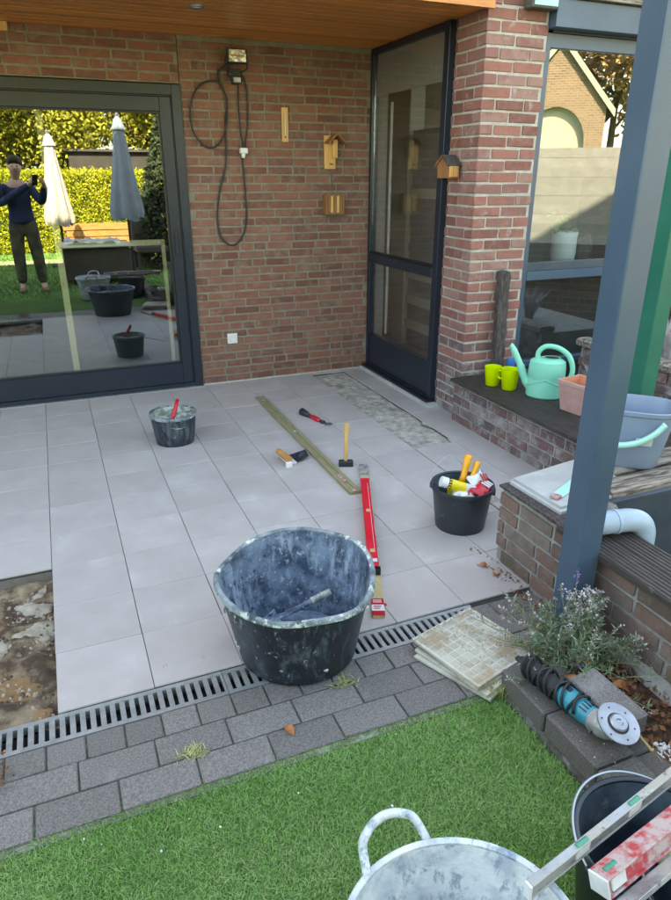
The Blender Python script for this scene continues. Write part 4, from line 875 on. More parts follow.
def level(name, label, a, b_, w, h, mbody, medge, vials=(.5,), roll=0, group=None):
    a = Vector(a); b_ = Vector(b_); d = (b_-a); L = d.length; t = thing(name, label, 'spirit level', a)
    q = d.to_track_quat('X', 'Z').to_matrix().to_4x4(); mt = Matrix.Translation(a) @ q @ Matrix.Rotation(roll, 4, 'X')
    def bb(n, m, *dims, ch=0): b = MB(); b.m = mt; b.box(*dims, ch=ch); return b.build(n, m, t)
    bb('top_flange', medge, 0, L, -w/2, w/2, h/2-.004, h/2, ch=.001); bb('bottom_flange', medge, 0, L, -w/2, w/2, -h/2, -h/2+.004, ch=.001)
    cuts = [0]+[x for v in vials for x in (v*L-.022, v*L+.022)]+[L]
    for k in range(0, len(cuts), 2): bb('web', mbody, cuts[k]+(0 if k else .003), cuts[k+1]-(0 if k+2 < len(cuts) else .003), -w*.36, w*.36, -h/2+.0041, h/2-.0041)
    for v in vials:
        vb = bb('vial_block', M['white_dirty'], v*L-.021, v*L+.021, -w*.45, w*.45, -h*.30, h/2-.0045, ch=.002)
        b = MB(); b.m = mt; b.cyl((v*L-.016, 0, h/2-.002), (v*L+.016, 0, h/2-.002), .006, n=10); b.build('vial', M['vial_green'], vb)
    for s in (0, 1): bb('end_cap', M['rubber'] if not mbody in (M['alu'], M['red_dirty']) else M['white_dirty'], (-.006 if s == 0 else L+.0005), (-.0005 if s == 0 else L+.006), -w*.5, w*.5, -h/2, h/2, ch=.001)
    return t, mt, L
level('spirit_level', 'long dirty aluminium spirit level laid across both worn black buckets', (-1.790, -4.545, .335), (-1.135, -4.425, .350), .017, .038, M['alu'], M['alu'], (.22, .47))
t, mt, L = level('spirit_level', 'red spirit level smeared with mortar, laid beside the aluminium one on the buckets', (-1.655, -4.585, .330), (-1.05, -4.485, .335), .044, .040, M['red_dirty'], M['red_dirty'], (.05, .5), roll=-.35)
g1 = MB(); g1.m = Matrix.Translation((-1.650, -4.628, .318)) @ Matrix.Rotation(.16, 4, 'Z') @ Matrix.Rotation(-.5, 4, 'X')
tag(g1.box(0, .62, -.019, .013, -.005, .005, ch=.001).build('metal_strip', M['alu']), 'flat grey metal strip leaning on the red level over the worn buckets', 'strip')

# ---------------------------------------------------------------- things on the tiles
def along(a, b_, dims_fn): pass
d = Vector((-.381, -.924, 0)).normalized(); nrm = Vector((-d.y, d.x, 0)); A0 = Vector((-.944, -1.985, 0))
ang = math.atan2(d.y, d.x)
la = thing('timber_lath', 'yellow timber lath under the red spirit level beside the mixing tub', 'lath', A0, 0)
def lb_(n, m, s0, s1, w0, w1, z0, z1, par, ch=.001):
    b = MB(); b.m = Matrix.Translation(A0) @ Matrix.Rotation(ang, 4, 'Z'); b.box(s0, s1, w0, w1, z0, z1, ch=ch); return b.build(n, m, par)
lb_('bar', M['lath'], .0, 1.425, -.024, .024, .001, .022, la)
lb_('grey_tip', M['alu'], -.01, .14, -.0255, .0255, .0225, .0245, la)
lb_('end_sticker', M['red_plain'], 1.315, 1.355, -.0245, .0245, .0222, .0232, la); lb_('end_sticker', M['white'], 1.356, 1.395, -.0245, .0245, .0222, .0232, la); lb_('end_sticker', M['red_plain'], 1.396, 1.4255, -.0245, .0245, .0222, .0232, la)
for k in range(3): lb_('sticker_text', M['red_plain'], 1.362+k*.009, 1.366+k*.009, -.017, .015-k*.004, .0233, .0238, la, 0)
for k in range(2): lb_('sticker_text', M['white'], 1.325+k*.012, 1.330+k*.012, -.018, .016, .0233, .0238, la, 0)
lb_('nail_head', M['red_plain'], 1.33, 1.345, .025, .036, .002, .012, la)
tl_ = thing('spirit_level', 'red spirit level lying on the yellow lath beside the mixing tub', 'spirit level', A0+d*.25)
lb_('body', M['red'], .235, 1.12, -.0255, .0195, .0235, .049, tl_, .0015); lb_('edge_strip', M['alu'], .235, 1.12, .0196, .0245, .0232, .0488, tl_, .001)
for s in (.60, .98): vb = lb_('vial_window', M['lath'], s, s+.028, -.012, .010, .0491, .0505, tl_, 0)
lb_('end_cap', M['black'], 1.1205, 1.150, -.026, .025, .0232, .0495, tl_); lb_('end_cap', M['alu'], .222, .2345, -.026, .025, .0232, .0495, tl_)
lb_('print_line', M['white_dirty'], .30, 1.00, .008, .0095, .0491, .0496, tl_, 0)
lb_('vial_window', M['white_dirty'], 1.06, 1.085, -.020, .015, .0491, .0502, tl_, 0)
ba = thing('timber_batten', 'long grooved treated timber batten lying across the tiles', 'batten', (-1.13, -1.4, 0))
for (a, b_, z1) in ((-1.162, -1.140, .026), (-1.1395, -1.122, .0215), (-1.1215, -1.097, .026)): box('batten_strip', M['batten'], (a, b_, -2.292, -.505, .001, z1), ba, ch=.001)
for (y0, y1, m) in ((-1.33, -1.31, 'white_dirty'), (-.62, -.612, 'white_dirty'), (-2.16, -2.06, 'red_dirty'), (-2.291, -2.262, 'red_dirty')): box('paint_mark', M[m], (-1.160+.02, -1.123, y0, y1, .0262, .0268), ba)
ba.rotation_euler = (0, 0, 0)
# hammer standing on its head
hm = thing('club_hammer', 'club hammer standing on its head with wooden handle up', 'hammer', (-1.03, -1.93, 0))
b = MB(); b.m = Matrix.Translation((-1.028, -1.925, .024)) @ Matrix.Rotation(-.35, 4, 'Z'); b.box(-.042, .042, -.019, .019, -.023, .019, ch=.006); b.build('head', M['rubber'], hm)
MB().tube([(-1.03, -1.925, .03), (-1.029, -1.924, .09), (-1.026, -1.922, .18), (-1.024, -1.921, .268)], [.010, .0125, .0135, .0145], 12).build('handle', M['pine'], hm, smooth=.8)
# float with wooden handle and steel blade
ft = thing('plastering_trowel', 'cement smeared trowel with wooden handle on the tiles left of the batten', 'trowel', (-1.30, -1.72, 0))
b = MB(); b.m = Matrix.Translation((-1.345, -1.735, .030)) @ Matrix.Rotation(.12, 4, 'Z'); b.cyl((0, -.075, .022), (0, .075, .022), .021, .018, 12); b.build('handle', M['orangewood'], ft, smooth=.8)
b = MB(); b.m = Matrix.Translation((-1.30, -1.735, .004)) @ Matrix.Rotation(.12, 4, 'Z'); b.quads([(-.055, -.07, 0), (.10, -.035, .028), (.125, .055, .03), (-.055, .07, 0), (-.055, -.07, .004), (.10, -.035, .032), (.125, .055, .034), (-.055, .07, .004)], [(3, 2, 1, 0), (4, 5, 6, 7), (0, 1, 5, 4), (1, 2, 6, 5), (2, 3, 7, 6), (3, 0, 4, 7)]); b.build('blade', M['black_tub'], ft)
b = MB(); b.m = Matrix.Translation((-1.325, -1.735, .004)) @ Matrix.Rotation(.12, 4, 'Z'); b.box(-.02, .035, -.065, .062, .006, .020, ch=.003); b.build('mortar_lump', M['white_dirty'], ft)
b = MB(); b.m = Matrix.Translation((-1.345, -1.735, .004)) @ Matrix.Rotation(.12, 4, 'Z'); b.box(-.022, .016, -.088, -.066, .0, .035, ch=.004); b.build('end_plate', M['white'], ft)
# small red black cutter
rt = thing('tile_pliers', 'small red and black hand tool on the tiles beside the open mortar strip', 'pliers', (-.92, -1.10, 0))
MB().tube([(-.957, -.975, .03), (-.945, -1.02, .028), (-.93, -1.06, .022)], [.026, .022, .013], 12).build('grip', M['rubber'], rt, smooth=True)
MB().tube([(-.932, -1.055, .02), (-.915, -1.10, .02), (-.905, -1.15, .02), (-.895, -1.18, .018)], [.012, .017, .018, .012], 12).build('body', M['red_plain'], rt, smooth=True)
MB().tube([(-.895, -1.18, .018), (-.885, -1.215, .015)], [.010, .017], 12).build('collar', M['rubber'], rt, smooth=True); MB().lathe([(.001, .0), (.026, .0), (.026, .004), (.001, .004)], 20, (-.865, -1.245, .012)).build('wheel', M['steel'], rt)

# ---------------------------------------------------------------- stacked tiles on the pavers
def stack_tile(c, rz, z, label, top=False, tx=0):
    t = thing('loose_tile', label, 'tile', (c[0], c[1], z), 0, None)
    mt = Matrix.Translation((c[0], c[1], z)) @ Matrix.Rotation(rz, 4, 'Z') @ Matrix.Rotation(tx, 4, 'X')
    b = MB(); b.m = mt; b.box(-.152, .152, -.154, .154, 0, .011, ch=.0015); b.build('slab', M['stack'], t)
    if top:
        n = 9; s = .29/n; k = 0
        me = None
        for i in range(n):
            for j in range(n):
                x0 = -.145+i*s; y0 = -.145+j*s
                if me is None:
                    q = MB().box(-s/2+.0022, s/2-.0022, -s/2+.0022, s/2-.0022, -.0009, .0006).build('cell', M['stack_cell'], noorg=True); me = q.data; bpy.data.objects.remove(q)
                o = bpy.data.objects.new('cell', me); col.objects.link(o); o.parent = t
                o.location = Matrix.Translation((0, 0, 0)) @ (Matrix.Rotation(rz, 4, 'Z') @ Matrix.Rotation(tx, 4, 'X') @ Vector((x0+s/2, y0+s/2, .0113))); o.rotation_euler = (tx*math.cos(rz), tx*math.sin(rz), rz)
    return t
rzt = math.radians(15.5)
stack_tile((-1.268, -3.625), math.radians(24), .002, 'lowest loose tile of the stack, turned furthest')
stack_tile((-1.262, -3.622), math.radians(20), .0145, 'second loose tile from the bottom of the stack')
stack_tile((-1.259, -3.614), math.radians(12), .027, 'loose tile just under the top tile of the stack')
stack_tile((-1.268, -3.610), rzt, .040, 'topmost loose tile of the stack showing its mortar stained gridded back', True)
pts = []
for _ in range(150):
    u = rnd.gauss(.0, .05); v = rnd.uniform(-.15, .15); x, y = R2(.03+u-v*.15, v, rzt); pts.append((-1.268+x, -3.61+y, .0518))
for _ in range(120):
    s = rnd.choice((0, 1)); v = rnd.uniform(-.15, .15); q = .146-abs(rnd.gauss(0, .008)); x, y = R2(q if s else v, v if s else q, rzt); pts.append((-1.268+x, -3.61+y, .0518))
stuff(crumbs('tile_mortar', pts, .0055, M['stack_cell']))

# ---------------------------------------------------------------- angle grinder
ag = thing('angle_grinder', 'teal angle grinder with black cable wrapped round it on the kerb blocks', 'angle grinder', (-1.20, -3.98, .09))
a = Vector((-1.237, -3.885, .142)); b_ = Vector((-1.198, -4.165, .138)); dv = (b_-a).normalized()
P_ = lambda s: a+dv*s
MB().tube([P_(-.03), P_(.0), P_(.05), P_(.115)], [.026, .031, .029, .031], 18).build('rear_grip', M['rubber'], ag, smooth=.8)
MB().tube([P_(.1152), P_(.14), P_(.20), P_(.225)], [.033, .034, .034, .030], 18).build('motor_housing', M['teal'], ag, smooth=.8)
MB().tube([P_(.2252), P_(.235), P_(.265), P_(.29)], [.032, .035, .033, .024], 16).build('gear_head', M['alu'], ag, smooth=.8)
hc = P_(.285); up = Vector((.05, -.36, .90)).normalized()
MB().cyl(hc, hc+up*.045, .026, .022, 18).build('spindle_neck', M['alu'], ag, smooth=.8)
gd = MB(); q = up.to_track_quat('Z', 'Y').to_matrix().to_4x4(); gd.m = Matrix.Translation(hc+up*.047) @ q
gd.lathe([(.001, 0), (.055, 0), (.0600, .003), (.0600, .006), (.055, .004), (.03, .004), (.001, .004)], 44); gd.build('disc', M['steel'], ag, smooth=.6)
for k in range(6):
    h_ = MB(); h_.m = gd.m; an = k*PI/3+.3; h_.cyl((.046*math.cos(an), .046*math.sin(an), .0038), (.046*math.cos(an), .046*math.sin(an), .0048), .0026, n=8); h_.build('disc_hole', M['black'], ag)
nt_ = MB(); nt_.m = gd.m; nt_.lathe([(.026, .0042), (.026, .010), (.022, .013), (.010, .013), (.008, .010), (.001, .010)], 24); nt_.build('flange_nut', M['steel'], ag, smooth=.6)
g_ = MB(); g_.m = gd.m; g_.lathe([(.028, .0041), (.030, .0043), (.030, .0055), (.026, .0060)], 24); g_.build('rubber_ring', M['rubber'], ag)
side = dv.cross(Vector((0, 0, 1))).normalized()
for k in range(5):
    vb = MB(); c0 = P_(.205+.0*k)+Vector((0, 0, .031)); vb.m = Matrix.Translation(P_(.204)) @ dv.to_track_quat('X', 'Z').to_matrix().to_4x4() @ Matrix.Rotation(-.7+k*.35, 4, 'X'); vb.box(-.012, .012, -.002, .002, .0325, .0345); vb.build('vent_slot', M['black'], ag)
sw_ = MB(); sw_.m = Matrix.Translation(P_(.125)) @ dv.to_track_quat('X', 'Z').to_matrix().to_4x4(); sw_.box(-.02, .02, -.008, .008, .030, .038, ch=.002); sw_.build('switch', M['black'], ag)
for k in range(4):
    sc2 = MB(); sc2.m = Matrix.Translation(P_(.252)) @ dv.to_track_quat('X', 'Z').to_matrix().to_4x4() @ Matrix.Rotation(.4+k*PI/2, 4, 'X'); sc2.cyl((0, 0, .032), (0, 0, .0365), .004, n=8); sc2.build('screw', M['black'], ag)
p = []
for k in range(170):
    u = k/169; an = u*2*PI*9.5; s = -.025+.215*abs(((u*3.0) % 2)-1)
    p.append(P_(s)+(side*math.cos(an)+Vector((0, 0, 1))*math.sin(an))*(.0395+.003*math.sin(k*.7))+Vector((0, 0, .004)))
MB().tube(p, .0042, 7).build('cord', M['rubber'], ag, smooth=True)
MB().tube(smooth_path([P_(-.03), P_(-.06)+Vector((-.01, 0, .0)), P_(-.08)+Vector((.03, .02, -.035)), P_(-.05)+Vector((.07, .04, -.045)), P_(-.02)+Vector((.09, .02, -.05)), P_(.03)+Vector((.07, .01, -.045))]), .0045, 7).build('cord', M['rubber'], ag, smooth=True)
MB().cyl(P_(-.028), P_(-.07), .012, .007, 10).build('cord_sleeve', M['rubber'], ag)

# ---------------------------------------------------------------- things on the low wall decking (top z = .3096)
DZ = .3100
def cup(label, c, r0, r1, h, hdl):
    t = thing('plant_pot', label, 'plant pot', (c[0], c[1], DZ), 0, None)
    MB().lathe([(r0*.9, 0), (r0, .004), (r1, h), (r1-.0035, h), (r0-.003, .008), (.001, .006)], 32, (c[0], c[1], DZ), cap0=True).build('cup', M['lime'], t, smooth=.9)
    b = MB(); b.tube(smooth_path([(c[0]+hdl[0]*(r1-.004), c[1]+hdl[1]*(r1-.004), DZ+h*.80), (c[0]+hdl[0]*(r1+.022), c[1]+hdl[1]*(r1+.022), DZ+h*.78), (c[0]+hdl[0]*(r1+.024), c[1]+hdl[1]*(r1+.024), DZ+h*.5), (c[0]+hdl[0]*(r0+.006), c[1]+hdl[1]*(r0+.006), DZ+h*.42)]), .0065, 8); b.build('handle', M['lime'], t, smooth=True)
cup('lime green pot standing further left and partly behind its twin on the decking', (.100, -1.715), .042, .055, .125, (.45, -.89))
cup('lime green pot standing in front, nearer the mint watering can', (.145, -1.835), .045, .060, .135, (-.45, .89))
wc_ = thing('watering_can', 'mint green plastic watering can on the dark decking', 'watering can', (.25, -2.07, DZ))
cx, cy = .262, -2.035; mt = Matrix.Translation((cx, cy, DZ)) @ Matrix.Rotation(math.radians(-42), 4, 'Z')
def ell(rx, ry, z, dx=0, n=36, tilt=0): return [(dx+rx*math.cos(2*PI*k/n), ry*math.sin(2*PI*k/n), z+tilt*math.cos(2*PI*k/n)) for k in range(n)]
b = MB(); b.m = mt; b.loft([ell(.105, .082, 0), ell(.112, .088, .008), ell(.112, .088, .10), ell(.108, .085, .12), ell(.111, .087, .125), ell(.109, .084, .19), ell(.104, .080, .222), ell(.085, .064, .235), ell(.05, .04, .238, .02)], True, False); b.build('tank', M['mint'], wc_, smooth=.6)
b = MB(); b.m = mt; b.loft([ell(.050, .040, .238, .02), ell(.052, .042, .246, .02), ell(.046, .036, .245, .02), ell(.042, .033, .20, .02)], False, True); b.build('filler_neck', M['mint'], wc_, smooth=.6)
b = MB(); b.m = mt; b.loft([ell(.040, .031, .2455, .02), ell(.001, .001, .2455, .02)], False, True); b.build('opening', M['dark'], wc_)  # dark disc closing the neck, coloured like the shade inside the can
b = MB(); b.m = mt; b.tube(smooth_path([(-.085, 0, .045), (-.125, 0, .10), (-.165, 0, .19), (-.215, 0, .285), (-.232, 0, .30)]), [.028]*6+[.024]*6+[.019]*6+[.016]*7, 14); b.build('spout', M['mint'], wc_, smooth=.8)
b = MB(); b.m = mt; b.tube(smooth_path([(-.062, 0, .225), (-.060, 0, .275), (-.02, 0, .31), (.05, 0, .305), (.115, 0, .262), (.145, 0, .19), (.140, 0, .13), (.108, 0, .105)]), .0155, 12); b.build('handle', M['mint'], wc_, smooth=.8)
b = MB(); b.m = mt; b.tube([(.1135*math.cos(t_), .0895*math.sin(t_), .125-.055*abs(math.sin((t_+PI/2)))) for t_ in [-PI+k*2*PI/40 for k in range(40)]], .0024, 6, closed=True); b.build('moulded_rib', M['mint'], wc_, smooth=True)
tp = thing('terracotta_pot', 'square dusty terracotta pot right of the mint watering can', 'plant pot', (.26, -2.36, DZ))
cx, cy = .265, -2.335; b = MB(); b.m = Matrix.Translation((cx, cy, DZ)) @ Matrix.Rotation(math.radians(8), 4, 'Z')
sq = lambda s, z: [(-s, -s, z), (s, -s, z), (s, s, z), (-s, s, z)]
b.loft([sq(.070, 0), sq(.088, .155), sq(.094, .158), sq(.095, .180), sq(.084, .180)], True, False); b.build('pot_body', M['terracotta'], tp)
b2 = MB(); b2.m = b.m; b2.loft([sq(.084, .180), sq(.080, .150), sq(.066, .02)], False, True); b2.build('pot_inside', M['terra_in'], tp)
plk = thing('timber_post', 'old dark timber offcut leaning against the brick pier', 'timber', (.27, -1.51, DZ))
rough_beam('beam', M['old_wood'], (0, 1, 0, 1, 0, 1), plk, 2) if False else None
secs = []
for i in range(17):
    t_ = i/16; z_ = DZ+.690*t_; x_ = .262+.012*t_; y_ = -1.535+.04*t_
    secs.append([(x_+u*(.038+.004*math.sin(i*1.7+k)), y_+w*(.022+.003*math.sin(i*2.3+k*2)), z_+(.006*math.sin(k*2) if i == 16 else 0)) for k, (u, w) in enumerate(((-1, -1), (0, -1.02), (1, -1), (1, 1), (0, 1), (-1, 1)))])
MB().loft(secs).build('beam', M['old_wood'], plk)
bs = thing('bottle', 'small blue spray cap behind the lime pots', 'bottle', (.30, -1.63, DZ)); MB().lathe([(.02, 0), (.022, .01), (.022, .09), (.010, .11)], 16, (.30, -1.63, DZ), cap0=True, cap1=True).build('flask', M['rubber'], bs, smooth=.8)
MB().lathe([(.026, .09), (.030, .11), (.026, .135), (.010, .14)], 16, (.30, -1.63, DZ), cap0=True, cap1=True).build('cap', pm('blue plastic', (.02, .16, .42), None, 5, .4), bs, smooth=.8)
# cover slabs on the wall end + scraper
cv = MB(); cv.m = Matrix.Translation((-.585, -3.225, .388)) @ Matrix.Rotation(math.radians(4), 4, 'Z')
P4 = lambda pts, z0, z1: ([(x, y, z0) for x, y in pts]+[(x, y, z1) for x, y in pts], [(3, 2, 1, 0), (4, 5, 6, 7), (0, 1, 5, 4), (1, 2, 6, 5), (2, 3, 7, 6), (3, 0, 4, 7)])
c1 = MB().quads(*P4([(-.775, -3.115), (-.768, -3.405), (-.36, -3.36), (-.365, -3.05)], .383, .393)).build('cover_slab', M['cover']); tag(c1, 'upper grey slab lying loose on the end of the near wall', 'slab')
c2 = MB().quads(*P4([(-.795, -3.12), (-.785, -3.425), (-.39, -3.38), (-.39, -3.07)], .371, .3825)).build('cover_slab', M['cover']); tag(c2, 'lower grey slab under the upper one on the end of the near wall', 'slab')
rough_beam('timber', M['old_wood'], (-.832, -.70, -3.50, -3.10, .353, .370), wn, 7, .004)
ms = thing('putty_knife', 'pale mint green scraper with red tip on the grey cover slabs', 'scraper', (-.68, -3.30, .394))
b = MB(); b.m = Matrix.Translation((-.735, -3.335, .3935)) @ Matrix.Rotation(math.radians(26), 4, 'Z'); b.box(.012, .24, -.022, .022, .001, .010, ch=.002); b.build('blade_holder', M['mint_pale'], ms)
b = MB(); b.m = Matrix.Translation((-.735, -3.335, .3935)) @ Matrix.Rotation(math.radians(26), 4, 'Z'); b.box(-.02, .0115, -.018, .018, .001, .014, ch=.002); b.build('tip', M['red_dirty'], ms)
# slate blue mop bucket
mb = thing('mop_bucket', 'slate blue mop bucket with mint handle on the timber beams', 'bucket', (-.20, -3.22, .405)); MT = Matrix.Translation((-.205, -3.155, .400)) @ Matrix.Rotation(math.radians(-44), 4, 'Z') @ Matrix.Diagonal((1, 1, 1.12, 1))
def sup(rx, ry, z, n=48, e=3.2, sp=0):
    o = []
    for k in range(n):
        t_ = 2*PI*k/n; c_, s_ = math.cos(t_), math.sin(t_); f_ = (abs(c_)**e+abs(s_)**e)**(-1/e); ext = 1+sp*math.exp(-(t_ if t_ < PI else t_-2*PI)**2/.06)
        o.append((rx*c_*f_*ext, ry*s_*f_, z+(.02*sp*5*math.exp(-(t_ if t_ < PI else t_-2*PI)**2/.06))))
    return o
b = MB(); b.m = MT; b.loft([sup(.120, .092, 0), sup(.128, .10, .01), sup(.150, .115, .12), sup(.166, .128, .215, sp=.04), sup(.176, .137, .222, sp=.05), sup(.178, .139, .236, sp=.06), sup(.168, .130, .238, sp=.06)], True, False); b.build('outer_shell', M['mop'], mb, smooth=.6)
b = MB(); b.m = MT; b.loft([sup(.168, .130, .238, sp=.06), sup(.162, .124, .22, sp=.04), sup(.146, .111, .12), sup(.122, .094, .012)], False, True); b.build('inner_shell', M['mop'], mb, smooth=.6)
b = MB(); b.m = MT; b.tube(smooth_path([(.120, -.139, .205), (.085, -.150, .165), (.03, -.156, .128), (-.04, -.160, .110), (-.12, -.158, .112), (-.17, -.12, .13)]), .0125, 8); b.build('carry_handle', M['mint_pale'], mb, smooth=True)
b = MB(); b.m = MT; b.quads([(.02, -.1245, .105), (.085, -.1235, .108), (.085, -.130, .140), (.02, -.1305, .136), (.02, -.1205, .105), (.085, -.1195, .108), (.085, -.126, .140), (.02, -.1265, .136)], [(0, 1, 2, 3), (7, 6, 5, 4), (0, 4, 5, 1), (1, 5, 6, 2), (2, 6, 7, 3), (3, 7, 4, 0)]); b.build('sticker', M['white_dirty'], mb)
# pvc elbow
pp = thing('drain_pipe', 'grey plastic pipe elbow resting on the near wall behind the post', 'pipe', (-.7, -3.66, .43))
pth = [(-.93+.0, -3.585, .435), (-.84, -3.60, .436), (-.72, -3.625, .438), (-.665, -3.636, .437), (-.630, -3.643, .425), (-.612, -3.647, .395), (-.610, -3.648, .34)]
MB().tube(smooth_path([(-.855, -3.598, .428), (-.74, -3.622, .430), (-.665, -3.636, .430), (-.620, -3.645, .415), (-.598, -3.649, .375), (-.596, -3.650, .30)], 6), .042, 22).build('tube', M['pipe'], pp, smooth=.8)
MB().tube([(-.725, -3.6245, .430), (-.715, -3.6265, .430)], .0455, 22).build('collar', M['pipe'], pp, smooth=.8); MB().tube([(-.81, -3.6075, .429), (-.803, -3.609, .429)], .0445, 22).build('collar', M['pipe'], pp, smooth=.8)
rk = MB(); 
bmx = bmesh.new(); bmesh.ops.create_icosphere(bmx, subdivisions=2, radius=1)
for v in bmx.verts:
    q = v.co*(1+rnd.uniform(-.08, .08)); rk.v.append(Vector((-.655+q.x*.07, -3.50+q.y*.045, .395+q.z*.04)))
rk.f = [tuple(v.index for v in f.verts) for f in bmx.faces]; bmx.free()
tag(rk.build('rock', M['paver'], smooth=True), 'grey lump of concrete beside the pipe on the near wall', 'rock')
# background strip right of the green post
bk = thing('planter_box', 'small brick planter with timber edge beyond the green post', 'planter', (1.0, -2.3, 0))
box('mortar', M['mortar_dark'], (.90, 1.6, -2.99, -1.62, -.1, .47), bk); wall_face(bk, -2.99, -1.62, .012, .47, .884, 'y', 1, .0665, .195, .0125, 'brick_low', seed=22)
rough_beam('timber_edge', M['rotten'], (.86, 1.0, -3.0, -1.6, .475, .53), bk, 9); rough_beam('timber_edge', M['rotten'], (.86, 1.5, -3.05, -3.0, .475, .53), bk, 11)
gs = thing('grass_tuft', 'dry pale spiky grass tuft behind the terracotta pot', 'plant', (.62, -2.05, .3))
def tuft(name, c, n, h, spread, m, parent, w=.003, droop=.3):
    V = []; F_ = []
    for i in range(n):
        a_ = rnd.uniform(0, 2*PI); s_ = rnd.uniform(.2, 1)*spread; hh = h*rnd.uniform(.5, 1); k = len(V); x, y, z_ = c; x += rnd.gauss(0, .012); y += rnd.gauss(0, .012)
        dx, dy = math.cos(a_)*s_, math.sin(a_)*s_; px, py = -math.sin(a_)*w, math.cos(a_)*w
        V += [(x-px, y-py, z_), (x+px, y+py, z_), (x+dx*.5+px*.8, y+dy*.5+py*.8, z_+hh*.65), (x+dx*.5-px*.8, y+dy*.5-py*.8, z_+hh*.65), (x+dx+px*.1, y+dy+py*.1, z_+hh*(1-droop*s_)), (x+dx-px*.1, y+dy-py*.1, z_+hh*(1-droop*s_))]
        F_ += [(k, k+1, k+2, k+3), (k+3, k+2, k+4, k+5)]
    return fastmesh(name, np.array(V), np.array(F_), m, parent)
tuft('blades', (.60, -2.10, .31), 160, .20, .12, M['lav_dry'], gs)
gs2 = thing('grass_tuft', 'dry spiky plant in the brick planter beyond the green post', 'plant', (1.15, -2.1, .47)); tuft('blades', (1.15, -2.1, .47), 220, .30, .2, M['lav_dry'], gs2); tuft('blades', (1.1, -2.4, .47), 120, .2, .15, M['weed'], gs2)
# ---------------------------------------------------------------- artificial turf
lawn = MB(); lawn.box(-30, -1.290, -40, -3.743, -.115, -.016); lawn.box(-1.2895, 30, -40, -5.2, -.115, -.016)
structure(lawn.build('lawn', M['turf_base'], noorg=True))
def blades(name, n, x0, x1, y0, y1, h, w, m, z=-.017, lean=.8, keep=None):
    x = nrs.uniform(x0, x1, n); y = nrs.uniform(y0, y1, n)
    if keep is not None: k = keep(x, y); x = x[k]; y = y[k]; n = len(x)
    a = nrs.uniform(0, 2*PI, n); hh = h*nrs.uniform(.6, 1.15, n); le = hh*nrs.uniform(.1, lean*1.9, n)
    b_ = nrs.uniform(0, 2*PI, n); dx, dy = np.cos(b_)*le, np.sin(b_)*le; wx, wy = np.cos(a)*w/2, np.sin(a)*w/2
    A = np.c_[x-wx, y-wy, np.full(n, z)]; B = np.c_[x+wx, y+wy, np.full(n, z)]
    C_ = np.c_[x+dx*.4+wx*.9, y+dy*.4+wy*.9, z+hh*.65]; D_ = np.c_[x+dx*.4-wx*.9, y+dy*.4-wy*.9, z+hh*.65]
    E_ = np.c_[x+dx+wx*.3, y+dy+wy*.3, z+hh]; G_ = np.c_[x+dx-wx*.3, y+dy-wy*.3, z+hh]
    V = np.stack([A, B, C_, D_, E_, G_], 1).reshape(-1, 3); o = np.arange(n)*6
    F_ = np.concatenate([np.c_[o, o+1, o+2, o+3], np.c_[o+3, o+2, o+4, o+5]])
    return stuff(fastmesh(name, V, F_, m))
blades('artificial_grass', 360000, -3.5, -1.288, -4.95, -3.742, .012, .0016, M['turf'])
blades('grass_thatch', 46000, -3.5, -1.288, -4.95, -3.742, .0135, .0014, M['turf_pale'], lean=1.2)
blades('far_grass', 60000, -8, 5, -11.2, -4.9, .035, .012, M['turf'], keep=lambda x, y: ~((x > -1.29) & (y > -5.25)))
# ---------------------------------------------------------------- bed: gravel, litter, hose, weeds, leaves
pts = [(rnd.uniform(-1.055, -.86), rnd.uniform(-5.0, -4.19), .032+rnd.uniform(0, .016)) for _ in range(2600)]
stuff(crumbs('white_gravel', pts, .0095, M['gravel']))
n = 900; Pq = np.c_[nrs.uniform(-1.075, -.84, n), nrs.uniform(-4.35, -3.80, n), nrs.uniform(.03, .055, n)]; V, Fq = leafquads(Pq, .022, 1.6, 0); stuff(fastmesh('leaf_litter', V, Fq, M['litter']))
n = 160; Pq = np.c_[nrs.normal(-.87, .025, n), nrs.normal(-3.28, .14, n), nrs.uniform(.001, .012, n)]; V, Fq = leafquads(Pq, .018, 1.8, 0); stuff(fastmesh('leaf_litter', V, Fq, M['litter']))
ho = MB().tube(smooth_path([(-1.068, -4.05, .052), (-1.060, -4.115, .064), (-1.062, -4.17, .058), (-1.075, -4.24, .060), (-1.083, -4.30, .058), (-1.07, -4.42, .05)]), .0052, 8).build('hose', M['cable_y'], smooth=True); tag(ho, 'thin yellow hose lying between the concrete block and white gravel', 'hose')
hw = MB().tube(smooth_path([(-.985, -3.60, .0), (-.97, -3.59, .03), (-.93, -3.60, .04), (-.90, -3.615, .02)]), .003, 6).build('wire', M['cable_y'], smooth=True); tag(hw, 'small yellow wire loop at the foot of the blue grey post', 'wire')
def curled_leaf(c, s, rz, label, rx=0.):
    vs = []; fs = []
    for j in range(7):
        v = j/6-.5
        for i in range(5):
            u = (i/4-.5)*(1-4*v*v*.85)*.62; vs.append((u*s, v*s, .35*s*abs(u)*1.6+.12*s*math.sin(5*v+1)+.003))
    for j in range(6):
        for i in range(4): a_ = j*5+i; fs.append((a_, a_+1, a_+6, a_+5))
    b = MB(); b.m = Matrix.Translation(c) @ Euler((rx, 0, rz)).to_matrix().to_4x4(); b.quads(vs, fs)
    o = b.build('dry_leaf', M['leaf_brown'], smooth=True); m_ = o.modifiers.new('thickness', 'SOLIDIFY'); m_.thickness = .0006; return tag(o, label, 'leaf')
curled_leaf((-1.981, -3.690, .001), .045, .4, 'orange brown dry leaf on the pavers below the big tub')
curled_leaf((-.905, -3.15, .004), .055, 1.2, 'dry brown leaf against the near wall, furthest of two', .5)
curled_leaf((-.895, -3.22, .004), .05, 2.3, 'dry brown leaf against the near wall, nearer the terrace edge', .3)
